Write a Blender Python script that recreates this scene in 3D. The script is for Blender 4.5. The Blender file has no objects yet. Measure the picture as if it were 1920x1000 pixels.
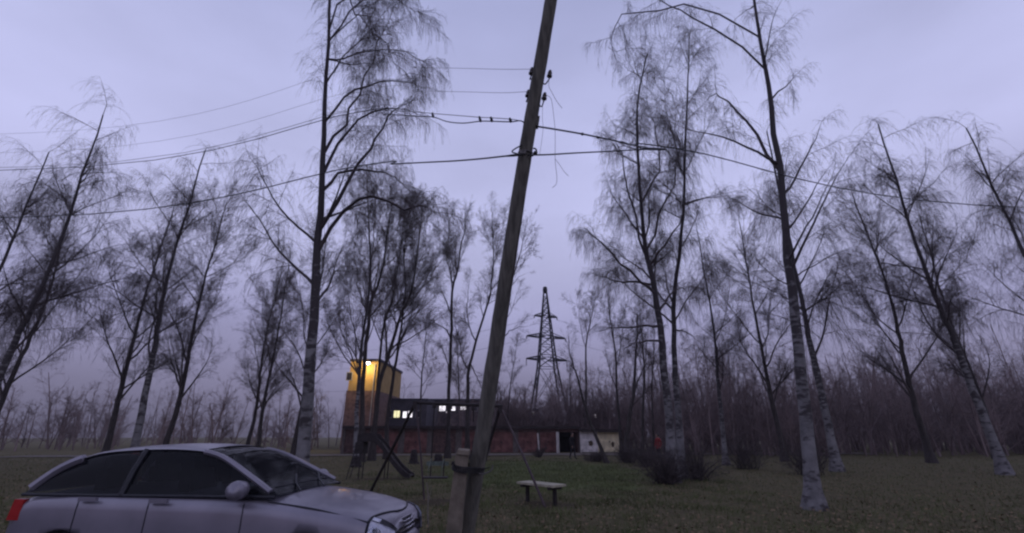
import bpy, math, random
import numpy as np
from mathutils import Vector, Matrix, noise as mnoise

S = bpy.context.scene
COL = S.collection
R = math.radians
random.seed(7)

# ------------------------------------------------------------------ camera
PITCH, VFOV, EYE = R(20.1), R(60.0), 1.6
FOC = 500.0 / math.tan(VFOV / 2)
cam_d = bpy.data.cameras.new('camera')
cam_d.sensor_fit = 'VERTICAL'
cam_d.angle = VFOV
cam_d.clip_start, cam_d.clip_end = 0.05, 2000
cam = bpy.data.objects.new('camera', cam_d)
COL.objects.link(cam)
cam.location = (0, 0, EYE)
cam.rotation_euler = (R(90) + PITCH, 0, 0)
S.camera = cam
S.render.engine = 'CYCLES'
S.cycles.filter_width = 2.3          # a soft phone lens
S.cycles.max_bounces = 6

HAZE = .0004

# ------------------------------------------------------------------ exposure
S.view_settings.view_transform = 'Standard'
S.view_settings.look = 'None'
S.view_settings.exposure = 0
S.view_settings.gamma = 1
S.view_settings.use_curve_mapping = False

# ------------------------------------------------------------------ sky
W = bpy.data.worlds.new('World')
S.world = W
W.use_nodes = True
wt = W.node_tree
wt.nodes.clear()
w_out = wt.nodes.new('ShaderNodeOutputWorld')
w_bg = wt.nodes.new('ShaderNodeBackground')
sky = wt.nodes.new('ShaderNodeTexSky')
sky.sky_type = 'NISHITA'
sky.sun_disc = False
sky.sun_elevation = R(3)
sky.sun_rotation = R(215)
sky.air_density = 1.5
sky.dust_density = 3
geo = wt.nodes.new('ShaderNodeTexCoord')
sep = wt.nodes.new('ShaderNodeSeparateXYZ')
wt.links.new(geo.outputs['Generated'], sep.inputs[0])
# heavy dusk overcast: a deck whose brightness depends only on elevation, plus soft cloud mottling
ramp = wt.nodes.new('ShaderNodeValToRGB')
SKY = [(0.00, (.108, .100, .152)), (0.06, (.200, .188, .292)), (0.13, (.298, .286, .455)), (0.22, (.380, .376, .610)),
       (0.33, (.475, .480, .740)), (0.45, (.585, .600, .925)), (0.58, (.545, .566, .880)), (0.76, (.395, .420, .680)), (1.0, (.32, .35, .585))]
el = ramp.color_ramp.elements
el[0].position, el[0].color = SKY[0][0], (*SKY[0][1], 1)
el[1].position, el[1].color = SKY[-1][0], (*SKY[-1][1], 1)
for p, c in SKY[1:-1]:
    e = el.new(p)
    e.color = (*c, 1)
wt.links.new(sep.outputs['Z'], ramp.inputs['Fac'])
mp = wt.nodes.new('ShaderNodeMapping')
mp.inputs['Scale'].default_value = (1.0, 1.0, 2.6)
wt.links.new(geo.outputs['Generated'], mp.inputs['Vector'])
cl = wt.nodes.new('ShaderNodeTexNoise')
cl.inputs['Scale'].default_value = 2.6
cl.inputs['Detail'].default_value = 5
cl.inputs['Roughness'].default_value = .45
wt.links.new(mp.outputs[0], cl.inputs['Vector'])
mr = wt.nodes.new('ShaderNodeMapRange')
mr.inputs['From Min'].default_value, mr.inputs['From Max'].default_value = .3, .7
mr.inputs['To Min'].default_value, mr.inputs['To Max'].default_value = .88, 1.08
wt.links.new(cl.outputs['Fac'], mr.inputs['Value'])
mulc = wt.nodes.new('ShaderNodeVectorMath')
mulc.operation = 'SCALE'
wt.links.new(ramp.outputs['Color'], mulc.inputs[0])
wt.links.new(mr.outputs[0], mulc.inputs['Scale'])
scs = wt.nodes.new('ShaderNodeVectorMath')
scs.operation = 'SCALE'
scs.inputs['Scale'].default_value = .05
wt.links.new(sky.outputs[0], scs.inputs[0])
mx = wt.nodes.new('ShaderNodeMix')
mx.data_type = 'RGBA'
mx.inputs['Factor'].default_value = .94
wt.links.new(scs.outputs[0], mx.inputs[6])
wt.links.new(mulc.outputs[0], mx.inputs[7])
wt.links.new(mx.outputs[2], w_bg.inputs['Color'])
w_bg.inputs['Strength'].default_value = 1.0
wt.links.new(w_bg.outputs[0], w_out.inputs['Surface'])

# ------------------------------------------------------------------ sun (set behind overcast at dusk: almost nothing, very soft)
sun_d = bpy.data.lights.new('sun', 'SUN')
sun_d.energy = .08
sun_d.angle = R(40)
sun_d.color = (1, .95, .9)
sun = bpy.data.objects.new('sun', sun_d)
COL.objects.link(sun)
sun.rotation_euler = (R(60), 0, R(35))

# ------------------------------------------------------------------ helpers
CP, SP = math.cos(PITCH), math.sin(PITCH)


def P(px, py, Y):
    """world point seen at pixel (px, py) of the 1920x1000 photograph, Y metres ahead"""
    x, u = (px - 960) / FOC, (500 - py) / FOC
    dy = CP - u * SP
    t = Y / dy
    return np.array([x * t, Y, EYE + t * (SP + u * CP)])


def G(px, py, z=0.0):
    x, u = (px - 960) / FOC, (500 - py) / FOC
    dz = SP + u * CP
    t = (z - EYE) / dz
    return np.array([x * t, t * (CP - u * SP), z])


def mat(name, col, rough=.8, var=.25, scale=6.0, stretch=(1, 1, 1), metal=0.0, bump=0.0, col2=None, spec=.3, detail=4, coat=0.0):
    m = bpy.data.materials.new(name)
    m.use_nodes = True
    nt = m.node_tree
    b = nt.nodes['Principled BSDF']
    b.inputs['Roughness'].default_value = rough
    b.inputs['Metallic'].default_value = metal
    b.inputs['Specular IOR Level'].default_value = spec
    b.inputs['Coat Weight'].default_value = coat
    tc = nt.nodes.new('ShaderNodeTexCoord')
    mpn = nt.nodes.new('ShaderNodeMapping')
    mpn.inputs['Scale'].default_value = stretch
    nt.links.new(tc.outputs['Object'], mpn.inputs[0])
    n = nt.nodes.new('ShaderNodeTexNoise')
    n.inputs['Scale'].default_value = scale
    n.inputs['Detail'].default_value = detail
    n.inputs['Roughness'].default_value = .6
    nt.links.new(mpn.outputs[0], n.inputs['Vector'])
    r = nt.nodes.new('ShaderNodeValToRGB')
    c = np.array(col)
    c2 = np.array(col2) if col2 else np.clip(c * (1 + var), 0, 1)
    c1 = c if col2 else c * (1 - var)
    r.color_ramp.elements[0].position, r.color_ramp.elements[0].color = .36, (*c1, 1)
    r.color_ramp.elements[1].position, r.color_ramp.elements[1].color = .64, (*c2, 1)
    nt.links.new(n.outputs['Fac'], r.inputs['Fac'])
    nt.links.new(r.outputs['Color'], b.inputs['Base Color'])
    if bump:
        bn = nt.nodes.new('ShaderNodeBump')
        bn.inputs['Strength'].default_value = bump
        bn.inputs['Distance'].default_value = .02
        nt.links.new(n.outputs['Fac'], bn.inputs['Height'])
        nt.links.new(bn.outputs['Normal'], b.inputs['Normal'])
    return m


def emit(name, col, strength):
    m = bpy.data.materials.new(name)
    m.use_nodes = True
    nt = m.node_tree
    b = nt.nodes['Principled BSDF']
    tc = nt.nodes.new('ShaderNodeTexCoord')
    n = nt.nodes.new('ShaderNodeTexNoise')
    n.inputs['Scale'].default_value = 3.0
    nt.links.new(tc.outputs['Object'], n.inputs['Vector'])
    r = nt.nodes.new('ShaderNodeValToRGB')
    r.color_ramp.elements[0].position, r.color_ramp.elements[0].color = .3, (*(np.array(col) * .5), 1)
    r.color_ramp.elements[1].position, r.color_ramp.elements[1].color = .7, (*col, 1)
    nt.links.new(n.outputs['Fac'], r.inputs['Fac'])
    nt.links.new(r.outputs['Color'], b.inputs['Emission Color'])
    b.inputs['Emission Strength'].default_value = strength
    b.inputs['Base Color'].default_value = (*col, 1)
    return m


M = {}
M['bark'] = mat('dark_bark', (.050, .042, .040), .9, .35, 9, (1, 1, .25), bump=.6)
M['twig'] = mat('twig_bark', (.082, .066, .066), .85, .25, 5)
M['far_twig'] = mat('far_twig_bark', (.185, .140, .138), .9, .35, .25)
M['birch_twig'] = mat('birch_twig_bark', (.072, .058, .060), .85, .25, 5)
M['stick'] = mat('pale_stick_bark', (.17, .15, .125), .85, .25, 12, (1, 1, .3), bump=.4)
M['timber'] = mat('weathered_timber', (.112, .104, .086), .9, .36, 16, (1, 1, .05), bump=.9, detail=8)
M['concrete'] = mat('old_concrete', (.185, .155, .118), .95, .25, 7, bump=.5, detail=8)
M['iron'] = mat('dark_iron', (.035, .032, .033), .55, .3, 15, metal=.6, bump=.2)
M['galv'] = mat('galvanised_wire', (.14, .13, .125), .5, .25, 20, metal=.5)
M['ceramic'] = mat('brown_glazed_ceramic', (.05, .035, .033), .25, .2, 8, spec=.5)
M['cable'] = mat('black_cable_sheath', (.03, .03, .034), .6, .15, 8)
M['wire'] = mat('bare_conductor', (.16, .16, .18), .5, .15, 8, metal=.4)
M['steel'] = mat('pylon_steel', (.030, .030, .034), .6, .2, 2, metal=.5)
M['swing'] = mat('swing_paint', (.026, .020, .020), .6, .35, 14, bump=.2)
M['swing_worn'] = mat('worn_pinkish_paint', (.075, .055, .058), .7, .3, 14)
M['swing_green'] = mat('faded_green_paint', (.10, .125, .105), .6, .3, 14)
M['slide'] = mat('dull_slide_paint', (.024, .019, .020), .5, .35, 9, bump=.2)
M['slide_in'] = mat('worn_slide_metal', (.055, .046, .042), .5, .3, 9, metal=.3)
M['plank'] = mat('pale_bench_plank', (.37, .34, .25), .8, .22, 14, (.15, 1, 1), bump=.4)
M['brick'] = mat('sooty_red_brick', (.135, .084, .078), .9, .35, 2.5, bump=.4)
M['gate_red'] = mat('rusty_red_gate', (.155, .070, .064), .7, .4, 2, bump=.2)
M['gate_dark'] = mat('dark_brown_gate', (.095, .056, .052), .7, .35, 3, bump=.2)
M['gate_white'] = mat('chalky_white_gate', (.72, .67, .65), .7, .22, 2.2, bump=.2)
M['cream'] = mat('cream_plaster', (.78, .68, .46), .85, .2, 2.2, bump=.2)
M['blotch'] = mat('dark_blotch', (.10, .075, .05), .9, .3, 4)
M['pier'] = mat('grey_plaster_pier', (.125, .105, .10), .9, .25, 4)
M['tar'] = mat('tarred_roof', (.050, .038, .038), .9, .3, 2, bump=.3)
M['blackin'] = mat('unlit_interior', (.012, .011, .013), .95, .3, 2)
M['wall_grey'] = mat('grey_render_wall', (.075, .068, .085), .9, .2, 1.5)
M['wall_mauve'] = mat('dull_brick_wall', (.085, .066, .072), .9, .25, 1.5)
M['ochre'] = mat('ochre_render', (.36, .24, .095), .85, .15, 1.2)
M['roof_dark'] = mat('dark_sheet_roof', (.045, .042, .058), .7, .2, 2)
M['glass_dark'] = mat('dark_pane', (.03, .03, .04), .15, .2, 2, spec=.5)
M['frame'] = mat('window_frame_paint', (.30, .29, .29), .6, .15, 5)
M['lit_yellow'] = emit('lit_yellow_pane', (1, .93, .52), 1.25)
M['lit_white'] = emit('lit_white_pane', (1, .95, 1), 1.6)
M['lit_dim'] = emit('dim_lit_pane', (.75, .66, .72), .8)
M['lamp_glow'] = emit('lamp_glow', (1, .93, .95), 14)
M['paint'] = mat('silver_lilac_car_paint', (.225, .208, .245), .34, .12, 1.7, metal=.3, spec=.4, coat=.25)
M['trim'] = mat('black_car_trim', (.02, .02, .026), .45, .2, 12)
M['lens'] = mat('headlamp_glass', (.42, .43, .52), .12, .2, 14, spec=.6, coat=1)
M['chrome'] = mat('bright_reflector', (.75, .75, .8), .12, .1, 10, metal=1)
M['carglass'] = mat('car_window_glass', (.025, .026, .032), .06, .1, 2, spec=.6)
gm = M['carglass']
gt = gm.node_tree
gtr = gt.nodes.new('ShaderNodeBsdfTransparent')
gtr.inputs['Color'].default_value = (.42, .45, .46, 1)
gfr = gt.nodes.new('ShaderNodeFresnel')
gfr.inputs['IOR'].default_value = 1.6
gml = gt.nodes.new('ShaderNodeMapRange')
gml.inputs['To Min'].default_value, gml.inputs['To Max'].default_value = .15, 1
gt.links.new(gfr.outputs[0], gml.inputs['Value'])
gmx = gt.nodes.new('ShaderNodeMixShader')
gt.links.new(gml.outputs[0], gmx.inputs[0])
gt.links.new(gtr.outputs[0], gmx.inputs[1])
gt.links.new(gt.nodes['Principled BSDF'].outputs[0], gmx.inputs[2])
gt.links.new(gmx.outputs[0], gt.nodes['Material Output'].inputs['Surface'])
M['tyre'] = mat('tyre_rubber', (.02, .02, .02), .85, .3, 30)
M['rim'] = mat('alloy_rim', (.35, .35, .37), .35, .1, 10, metal=.8)
M['amber'] = mat('amber_lens', (.45, .16, .03), .2, .1, 10)
M['redlens'] = mat('red_lens', (.35, .02, .02), .2, .1, 10)
M['skin'] = mat('skin', (.30, .19, .15), .6, .1, 20)
M['coat'] = mat('black_coat_cloth', (.018, .017, .020), .9, .3, 25)
M['trousers'] = mat('dark_trousers_cloth', (.022, .021, .026), .9, .3, 25)
M['redcoat'] = mat('red_coat_cloth', (.28, .035, .036), .85, .2, 25)
M['hair'] = mat('dark_hair', (.02, .016, .014), .7, .3, 40)
M['stump'] = mat('dark_stump_bark', (.032, .026, .026), .95, .4, 12, bump=.8)
M['asphalt'] = mat('asphalt', (.05, .048, .05), .9, .25, 30, bump=.4)
M['kerb'] = mat('kerb_stone', (.16, .15, .145), .9, .25, 8, bump=.4)
M['leaf'] = mat('fallen_leaf', (.15, .105, .058), .85, .45, 3)
M['grass'] = mat('dim_grass_blade', (.088, .102, .038), .8, .35, .5)
M['dirt'] = mat('bare_trodden_earth', (.115, .095, .078), .95, .25, 3, bump=.4, detail=8)


def birch_bark():
    m = mat('birch_bark', (.165, .158, .16), .8, .25, 4)
    nt = m.node_tree
    b = nt.nodes['Principled BSDF']
    tc = nt.nodes.new('ShaderNodeTexCoord')
    mpn = nt.nodes.new('ShaderNodeMapping')
    mpn.inputs['Scale'].default_value = (2.2, 2.2, 5.0)
    nt.links.new(tc.outputs['Object'], mpn.inputs[0])
    n = nt.nodes.new('ShaderNodeTexNoise')
    n.inputs['Scale'].default_value = 1.6
    n.inputs['Detail'].default_value = 6
    nt.links.new(mpn.outputs[0], n.inputs['Vector'])
    # papery white low down, dark rough bark higher and in patches
    sp_ = nt.nodes.new('ShaderNodeSeparateXYZ')
    nt.links.new(tc.outputs['Object'], sp_.inputs[0])
    hh = nt.nodes.new('ShaderNodeMapRange')
    hh.inputs['From Min'].default_value, hh.inputs['From Max'].default_value = 2.5, 8
    hh.inputs['To Min'].default_value, hh.inputs['To Max'].default_value = .0, .34
    nt.links.new(sp_.outputs['Z'], hh.inputs['Value'])
    n2 = nt.nodes.new('ShaderNodeTexNoise')
    n2.inputs['Scale'].default_value = 1.1
    n2.inputs['Detail'].default_value = 2
    nt.links.new(tc.outputs['Object'], n2.inputs['Vector'])
    m2 = nt.nodes.new('ShaderNodeMath')
    m2.operation = 'MULTIPLY_ADD'
    m2.inputs[1].default_value, m2.inputs[2].default_value = .55, -.27
    nt.links.new(n2.outputs['Fac'], m2.inputs[0])
    a2 = nt.nodes.new('ShaderNodeMath')
    nt.links.new(n.outputs['Fac'], a2.inputs[0])
    nt.links.new(m2.outputs[0], a2.inputs[1])
    ad = nt.nodes.new('ShaderNodeMath')
    nt.links.new(a2.outputs[0], ad.inputs[0])
    nt.links.new(hh.outputs[0], ad.inputs[1])
    r = nt.nodes.new('ShaderNodeValToRGB')
    r.color_ramp.elements[0].position, r.color_ramp.elements[0].color = .5, (0, 0, 0, 1)
    r.color_ramp.elements[1].position, r.color_ramp.elements[1].color = .62, (1, 1, 1, 1)
    nt.links.new(ad.outputs[0], r.inputs['Fac'])
    mxn = nt.nodes.new('ShaderNodeMix')
    mxn.data_type = 'RGBA'
    src = b.inputs['Base Color'].links[0].from_socket
    nt.links.new(r.outputs['Color'], mxn.inputs['Factor'])
    nt.links.new(src, mxn.inputs[6])
    mxn.inputs[7].default_value = (.05, .043, .045, 1)
    nt.links.new(mxn.outputs[2], b.inputs['Base Color'])
    return m


M['birch'] = birch_bark()


class MB:
    """collects simple shapes into one mesh (world coordinates)"""

    def __init__(s):
        s.V, s.F, s.n = [], [], 0

    def add(s, v, f):
        v = np.asarray(v, float).reshape(-1, 3)
        s.V.append(v)
        s.F += [tuple(int(i) + s.n for i in q) for q in f]
        s.n += len(v)
        return s

    def box(s, c, size, rot=None, taper=1.0):
        h = np.array(size) / 2
        v = np.array([[x, y, z] for z in (-1, 1) for y in (-1, 1) for x in (-1, 1)], float)
        v[4:, :2] *= taper
        v = v * h
        if rot is not None:
            v = v @ np.array(rot).T
        s.add(v + np.array(c), [(0, 2, 3, 1), (4, 5, 7, 6), (0, 1, 5, 4), (2, 6, 7, 3), (0, 4, 6, 2), (1, 3, 7, 5)])
        return s

    def beam(s, a, b, w, h=None):
        """square bar from a to b"""
        a, b = np.array(a, float), np.array(b, float)
        return s.tube([a, b], [w / math.sqrt(2)] * 2, 4, turn=math.pi / 4)

    def tube(s, pts, r, n=8, cap=True, turn=0.0):
        pts = np.asarray(pts, float)
        r = np.full(len(pts), r, float) if np.isscalar(r) else np.asarray(r, float)
        v, f = tubes(pts[None], r[None], n, turn)
        f = [tuple(q) for q in f]
        if cap:
            k = len(pts)
            f += [tuple(range(n - 1, -1, -1)), tuple(range((k - 1) * n, k * n))]
        return s.add(v, f)

    def lathe(s, base, axis, prof, n=12):
        """profile of (distance along the axis, radius)"""
        base, axis = np.array(base, float), np.array(axis, float)
        axis /= np.linalg.norm(axis)
        return s.tube([base + axis * d for d, _ in prof], [q for _, q in prof], n)

    def build(s, name, m, parent=None, origin=(0, 0, 0), smooth=False):
        me = bpy.data.meshes.new(name)
        V = np.concatenate(s.V) - np.array(origin)
        me.from_pydata(V.tolist(), [], s.F)
        if smooth:
            me.polygons.foreach_set('use_smooth', [True] * len(me.polygons))
        return link(name, me, m, parent)


def tubes(pts, rad, sides, turn=0.0):
    """N polylines (N,K,3) with radii (N,K) -> vertices and quads"""
    N, K, _ = pts.shape
    t = np.gradient(pts, axis=1)
    t /= np.linalg.norm(t, axis=2, keepdims=True) + 1e-9
    main = pts[:, -1] - pts[:, 0]
    ref = np.where((np.abs(main[:, 2]) > .8 * np.linalg.norm(main, axis=1))[:, None], np.array([1., 0, 0]), np.array([0., 0, 1]))[:, None, :]
    u = np.cross(t, np.broadcast_to(ref, t.shape))
    u /= np.linalg.norm(u, axis=2, keepdims=True) + 1e-9
    w = np.cross(t, u)
    a = np.arange(sides) * 2 * np.pi / sides + turn
    ring = u[:, :, None, :] * np.cos(a)[None, None, :, None] + w[:, :, None, :] * np.sin(a)[None, None, :, None]
    V = pts[:, :, None, :] + ring * rad[:, :, None, None]
    idx = np.arange(N * K * sides).reshape(N, K, sides)
    A, B = idx[:, :-1], idx[:, 1:]
    q = np.stack([A, np.roll(A, -1, 2), np.roll(B, -1, 2), B], -1)
    return V.reshape(-1, 3), q.reshape(-1, 4)


def np_mesh(name, V, Q, smooth=False):
    me = bpy.data.meshes.new(name)
    k = Q.shape[1]
    me.vertices.add(len(V))
    me.vertices.foreach_set('co', np.asarray(V, np.float32).ravel())
    me.loops.add(Q.size)
    me.loops.foreach_set('vertex_index', Q.astype(np.int32).ravel())
    me.polygons.add(len(Q))
    me.polygons.foreach_set('loop_start', np.arange(0, Q.size, k, dtype=np.int32))
    if smooth:
        me.polygons.foreach_set('use_smooth', np.ones(len(Q), bool))
    me.update(calc_edges=True)
    return me


def link(name, me, m=None, parent=None):
    o = bpy.data.objects.new(name, me)
    COL.objects.link(o)
    if m is not None:
        me.materials.append(M[m] if isinstance(m, str) else m)
    if parent is not None:
        o.parent = parent
    return o


def tag(o, label=None, cat=None, group=None, kind=None):
    for k, v in (('label', label), ('category', cat), ('group', group), ('kind', kind)):
        if v:
            o[k] = v
    return o


def thing(name, label, cat, loc=(0, 0, 0), group=None):
    o = bpy.data.objects.new(name, None)
    COL.objects.link(o)
    o.location = tuple(float(c) for c in loc)
    o.empty_display_size = .2
    return tag(o, label, cat, group)


def copy_tree(o, parent=None, label=None):
    c = o.copy()
    COL.objects.link(c)
    c.parent = parent
    if label:
        c['label'] = label
    for ch in o.children:
        copy_tree(ch, c)
    return c


def smooth_path(pts, k):
    """Catmull-Rom resample to k points"""
    p = np.asarray(pts, float)
    p = np.vstack([2 * p[0] - p[1], p, 2 * p[-1] - p[-2]])
    n = len(p) - 3
    out = []
    for s_ in np.linspace(0, n - 1e-6, k):
        i = int(s_)
        t = s_ - i
        a, b, c, d = p[i:i + 4]
        out.append(.5 * (2 * b + (c - a) * t + (2 * a - 5 * b + 4 * c - d) * t ** 2 + (3 * b - a - 3 * c + d) * t ** 3))
    return np.array(out)


# ------------------------------------------------------------------ ground
def ground_z(x, y):
    return 0.0


def make_ground():
    xs = np.concatenate([np.linspace(-300, -40, 14), np.linspace(-36, 36, 73), np.linspace(40, 300, 14)])
    ys = np.concatenate([np.linspace(-60, 0, 7), np.linspace(2, 60, 88), np.linspace(66, 420, 20)])
    V, Q = [], []
    for y in ys:
        for x in xs:
            z = 0
            if 6.9 < y < 44 and abs(x) < 36:
                z = -.012 + .03 * (mnoise.noise((x * .5, y * .5, 0)))
            elif y <= 6.9:
                z = -.02
            V.append((x, y, z))
    n = len(xs)
    for j in range(len(ys) - 1):
        for i in range(n - 1):
            Q.append((j * n + i, j * n + i + 1, (j + 1) * n + i + 1, (j + 1) * n + i))
    me = np_mesh('ground', np.array(V), np.array(Q), True)
    m = bpy.data.materials.new('autumn_lawn')
    m.use_nodes = True
    nt = m.node_tree
    b = nt.nodes['Principled BSDF']
    b.inputs['Roughness'].default_value = .95
    b.inputs['Specular IOR Level'].default_value = .1
    tc = nt.nodes.new('ShaderNodeTexCoord')

    def noise(scale, det=5, rough=.6):
        n_ = nt.nodes.new('ShaderNodeTexNoise')
        n_.inputs['Scale'].default_value = scale
        n_.inputs['Detail'].default_value = det
        n_.inputs['Roughness'].default_value = rough
        nt.links.new(tc.outputs['Object'], n_.inputs['Vector'])
        return n_.outputs['Fac']

    def rampn(fac, p0, c0, p1, c1):
        r_ = nt.nodes.new('ShaderNodeValToRGB')
        r_.color_ramp.elements[0].position, r_.color_ramp.elements[0].color = p0, (*c0, 1)
        r_.color_ramp.elements[1].position, r_.color_ramp.elements[1].color = p1, (*c1, 1)
        nt.links.new(fac, r_.inputs['Fac'])
        return r_.outputs['Color']

    def mixn(fac, a_, b_):
        x_ = nt.nodes.new('ShaderNodeMix')
        x_.data_type = 'RGBA'
        nt.links.new(fac, x_.inputs['Factor'])
        nt.links.new(a_, x_.inputs[6])
        nt.links.new(b_, x_.inputs[7])
        return x_.outputs[2]

    green = rampn(noise(9, 6), .35, (.070, .088, .030), .65, (.124, .150, .056))
    brown = rampn(noise(7, 7, .7), .35, (.078, .062, .034), .65, (.142, .114, .068))
    # the lawn's green patch lies ahead and to the right; worn, leaf-strewn soil round it
    sx = nt.nodes.new('ShaderNodeSeparateXYZ')
    nt.links.new(tc.outputs['Object'], sx.inputs[0])

    def math_(op, a_, v):
        n_ = nt.nodes.new('ShaderNodeMath')
        n_.operation = op
        if hasattr(a_, 'links'):
            nt.links.new(a_, n_.inputs[0])
        else:
            n_.inputs[0].default_value = a_
        if hasattr(v, 'links'):
            nt.links.new(v, n_.inputs[1])
        else:
            n_.inputs[1].default_value = v
        return n_.outputs[0]

    ex = math_('POWER', math_('DIVIDE', math_('ABSOLUTE', math_('SUBTRACT', sx.outputs['X'], 1.2), 0), 5.5), 2)
    ey = math_('POWER', math_('DIVIDE', math_('ABSOLUTE', math_('SUBTRACT', sx.outputs['Y'], 24.5), 0), 10), 2)
    dd = math_('ADD', ex, ey)
    nn = math_('MULTIPLY', math_('SUBTRACT', noise(.45, 4), .5), 2.2)
    dn = math_('ADD', dd, nn)
    fac = rampn(dn, .55, (.12, .12, .12), 1.0, (.85, .85, .85))
    spot = rampn(noise(1.6, 5, .65), .50, (0, 0, 0), .66, (1, 1, 1))
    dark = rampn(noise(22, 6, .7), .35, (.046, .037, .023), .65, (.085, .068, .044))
    mid = mixn(fac, green, brown)
    worn_shade = None
    for cx_, cy_, rx_, ry_ in ((.72, 12.75, 1.0, .75), (-1.75, 13.2, 1.2, .8), (-5.1, 19.9, 1.3, .7)):   # trodden soil, darkened to paint contact shade under bench, swing and slide
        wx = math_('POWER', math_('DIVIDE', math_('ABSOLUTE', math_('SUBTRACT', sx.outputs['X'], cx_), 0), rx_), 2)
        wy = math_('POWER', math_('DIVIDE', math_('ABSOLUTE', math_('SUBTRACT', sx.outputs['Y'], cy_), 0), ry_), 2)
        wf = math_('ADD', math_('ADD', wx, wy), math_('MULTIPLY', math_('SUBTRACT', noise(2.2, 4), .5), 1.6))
        worn_shade = wf if worn_shade is None else math_('MINIMUM', worn_shade, wf)
    mid = mixn(rampn(worn_shade, .55, (.9, .9, .9), 1.1, (0, 0, 0)), mid, dark)
    sm = nt.nodes.new('ShaderNodeMath')
    sm.operation = 'MULTIPLY'
    nt.links.new(spot, sm.inputs[0])
    sm.inputs[1].default_value = .55
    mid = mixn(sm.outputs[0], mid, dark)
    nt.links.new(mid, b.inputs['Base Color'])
    bn = nt.nodes.new('ShaderNodeBump')
    bn.inputs['Strength'].default_value = .8
    bn.inputs['Distance'].default_value = .05
    nt.links.new(noise(14, 8, .7), bn.inputs['Height'])
    nt.links.new(bn.outputs['Normal'], b.inputs['Normal'])
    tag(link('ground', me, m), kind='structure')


make_ground()

# road where the camera and the car stand, its kerb, and the trodden strip before the garages
b = MB().box((0, -3, -.04), (120, 18.6, .1))
tag(b.build('road', 'asphalt'), kind='structure')
kerb_root = MB()
kerb_root.box((0, 6.42, -.02), (120, .10, .24))
tag(kerb_root.build('kerb', 'kerb'), kind='structure')


def strip(name, pts_l, pts_r, m, z):
    V = list(pts_l) + list(pts_r)
    n = len(pts_l)
    V = [(x, y, z) for x, y in V]
    b_ = MB().add(V, [(i, n + i, n + i + 1, i + 1) for i in range(n - 1)])
    return tag(b_.build(name, m), kind='structure')


rx = np.linspace(-40, 34, 60)
rg = np.random.default_rng(3)
strip('path', [(x, 41.6 + .09 * x + rg.normal(0, .35)) for x in rx], [(x, 46.2 + .12 * x) for x in rx], 'dirt', .045)


# ------------------------------------------------------------------ trees
def rand_perp(rng, t):
    r = rng.normal(size=t.shape)
    r -= (r * t).sum(-1, keepdims=True) * t
    return r / (np.linalg.norm(r, axis=-1, keepdims=True) + 1e-9)


def grow(rng, base, d, L, K, up, wob):
    pts = [base]
    step = (L / K)[:, None]
    up = np.broadcast_to(np.asarray(up, float), (len(base),))
    for k in range(K):
        d = d + up[:, None] * np.array([0, 0, 1.]) + rng.normal(0, wob, d.shape)
        d = d / (np.linalg.norm(d, axis=1, keepdims=True) + 1e-9)
        base = base + d * step
        pts.append(base)
    return np.stack(pts, 1)


def spawn(rng, pts, rad, n, t0, t1, a0, a1, lf, up, wob, K, rf=.6, rmin=.002, lmin=.05, down=0.0, upbias=0.0):
    """n children on every parent polyline; returns (points, radii)"""
    N, Kp, _ = pts.shape
    par = np.repeat(np.arange(N), n)
    t = rng.uniform(t0, t1, N * n)
    f = t * (Kp - 1)
    i = np.minimum(f.astype(int), Kp - 2)
    w = (f - i)[:, None]
    base = pts[par, i] * (1 - w) + pts[par, i + 1] * w
    rp = rad[par, i] * (1 - w[:, 0]) + rad[par, i + 1] * w[:, 0]
    tan = pts[par, i + 1] - pts[par, i]
    tan /= np.linalg.norm(tan, axis=1, keepdims=True) + 1e-9
    a = np.radians(rng.uniform(a0, a1, N * n))[:, None]
    pp = rand_perp(rng, tan)
    pp[:, 2] += upbias
    pp /= np.linalg.norm(pp, axis=1, keepdims=True)
    d = np.cos(a) * tan + np.sin(a) * pp
    d[:, 2] -= down
    d /= np.linalg.norm(d, axis=1, keepdims=True)
    Lp = np.linalg.norm(np.diff(pts, axis=1), axis=2).sum(1)[par]
    L = np.maximum(Lp * lf * (1.05 - .6 * t) * rng.uniform(.6, 1.3, N * n), lmin)
    q = grow(rng, base, d, L, K, up, wob)
    r0 = np.maximum(rp * rf, rmin)
    r = r0[:, None] * np.linspace(1, .35, K + 1)[None]
    return q, np.maximum(r, rmin * .7)


def path_len(p):
    return np.linalg.norm(np.diff(p, axis=0), axis=1).sum()


SPRAYS = {}


def merge(parts):
    off, Vs, Qs = 0, [], []
    for V, Q in parts:
        Vs.append(V)
        Qs.append(Q + off)
        off += len(V)
    return np.concatenate(Vs), np.concatenate(Qs)


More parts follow.
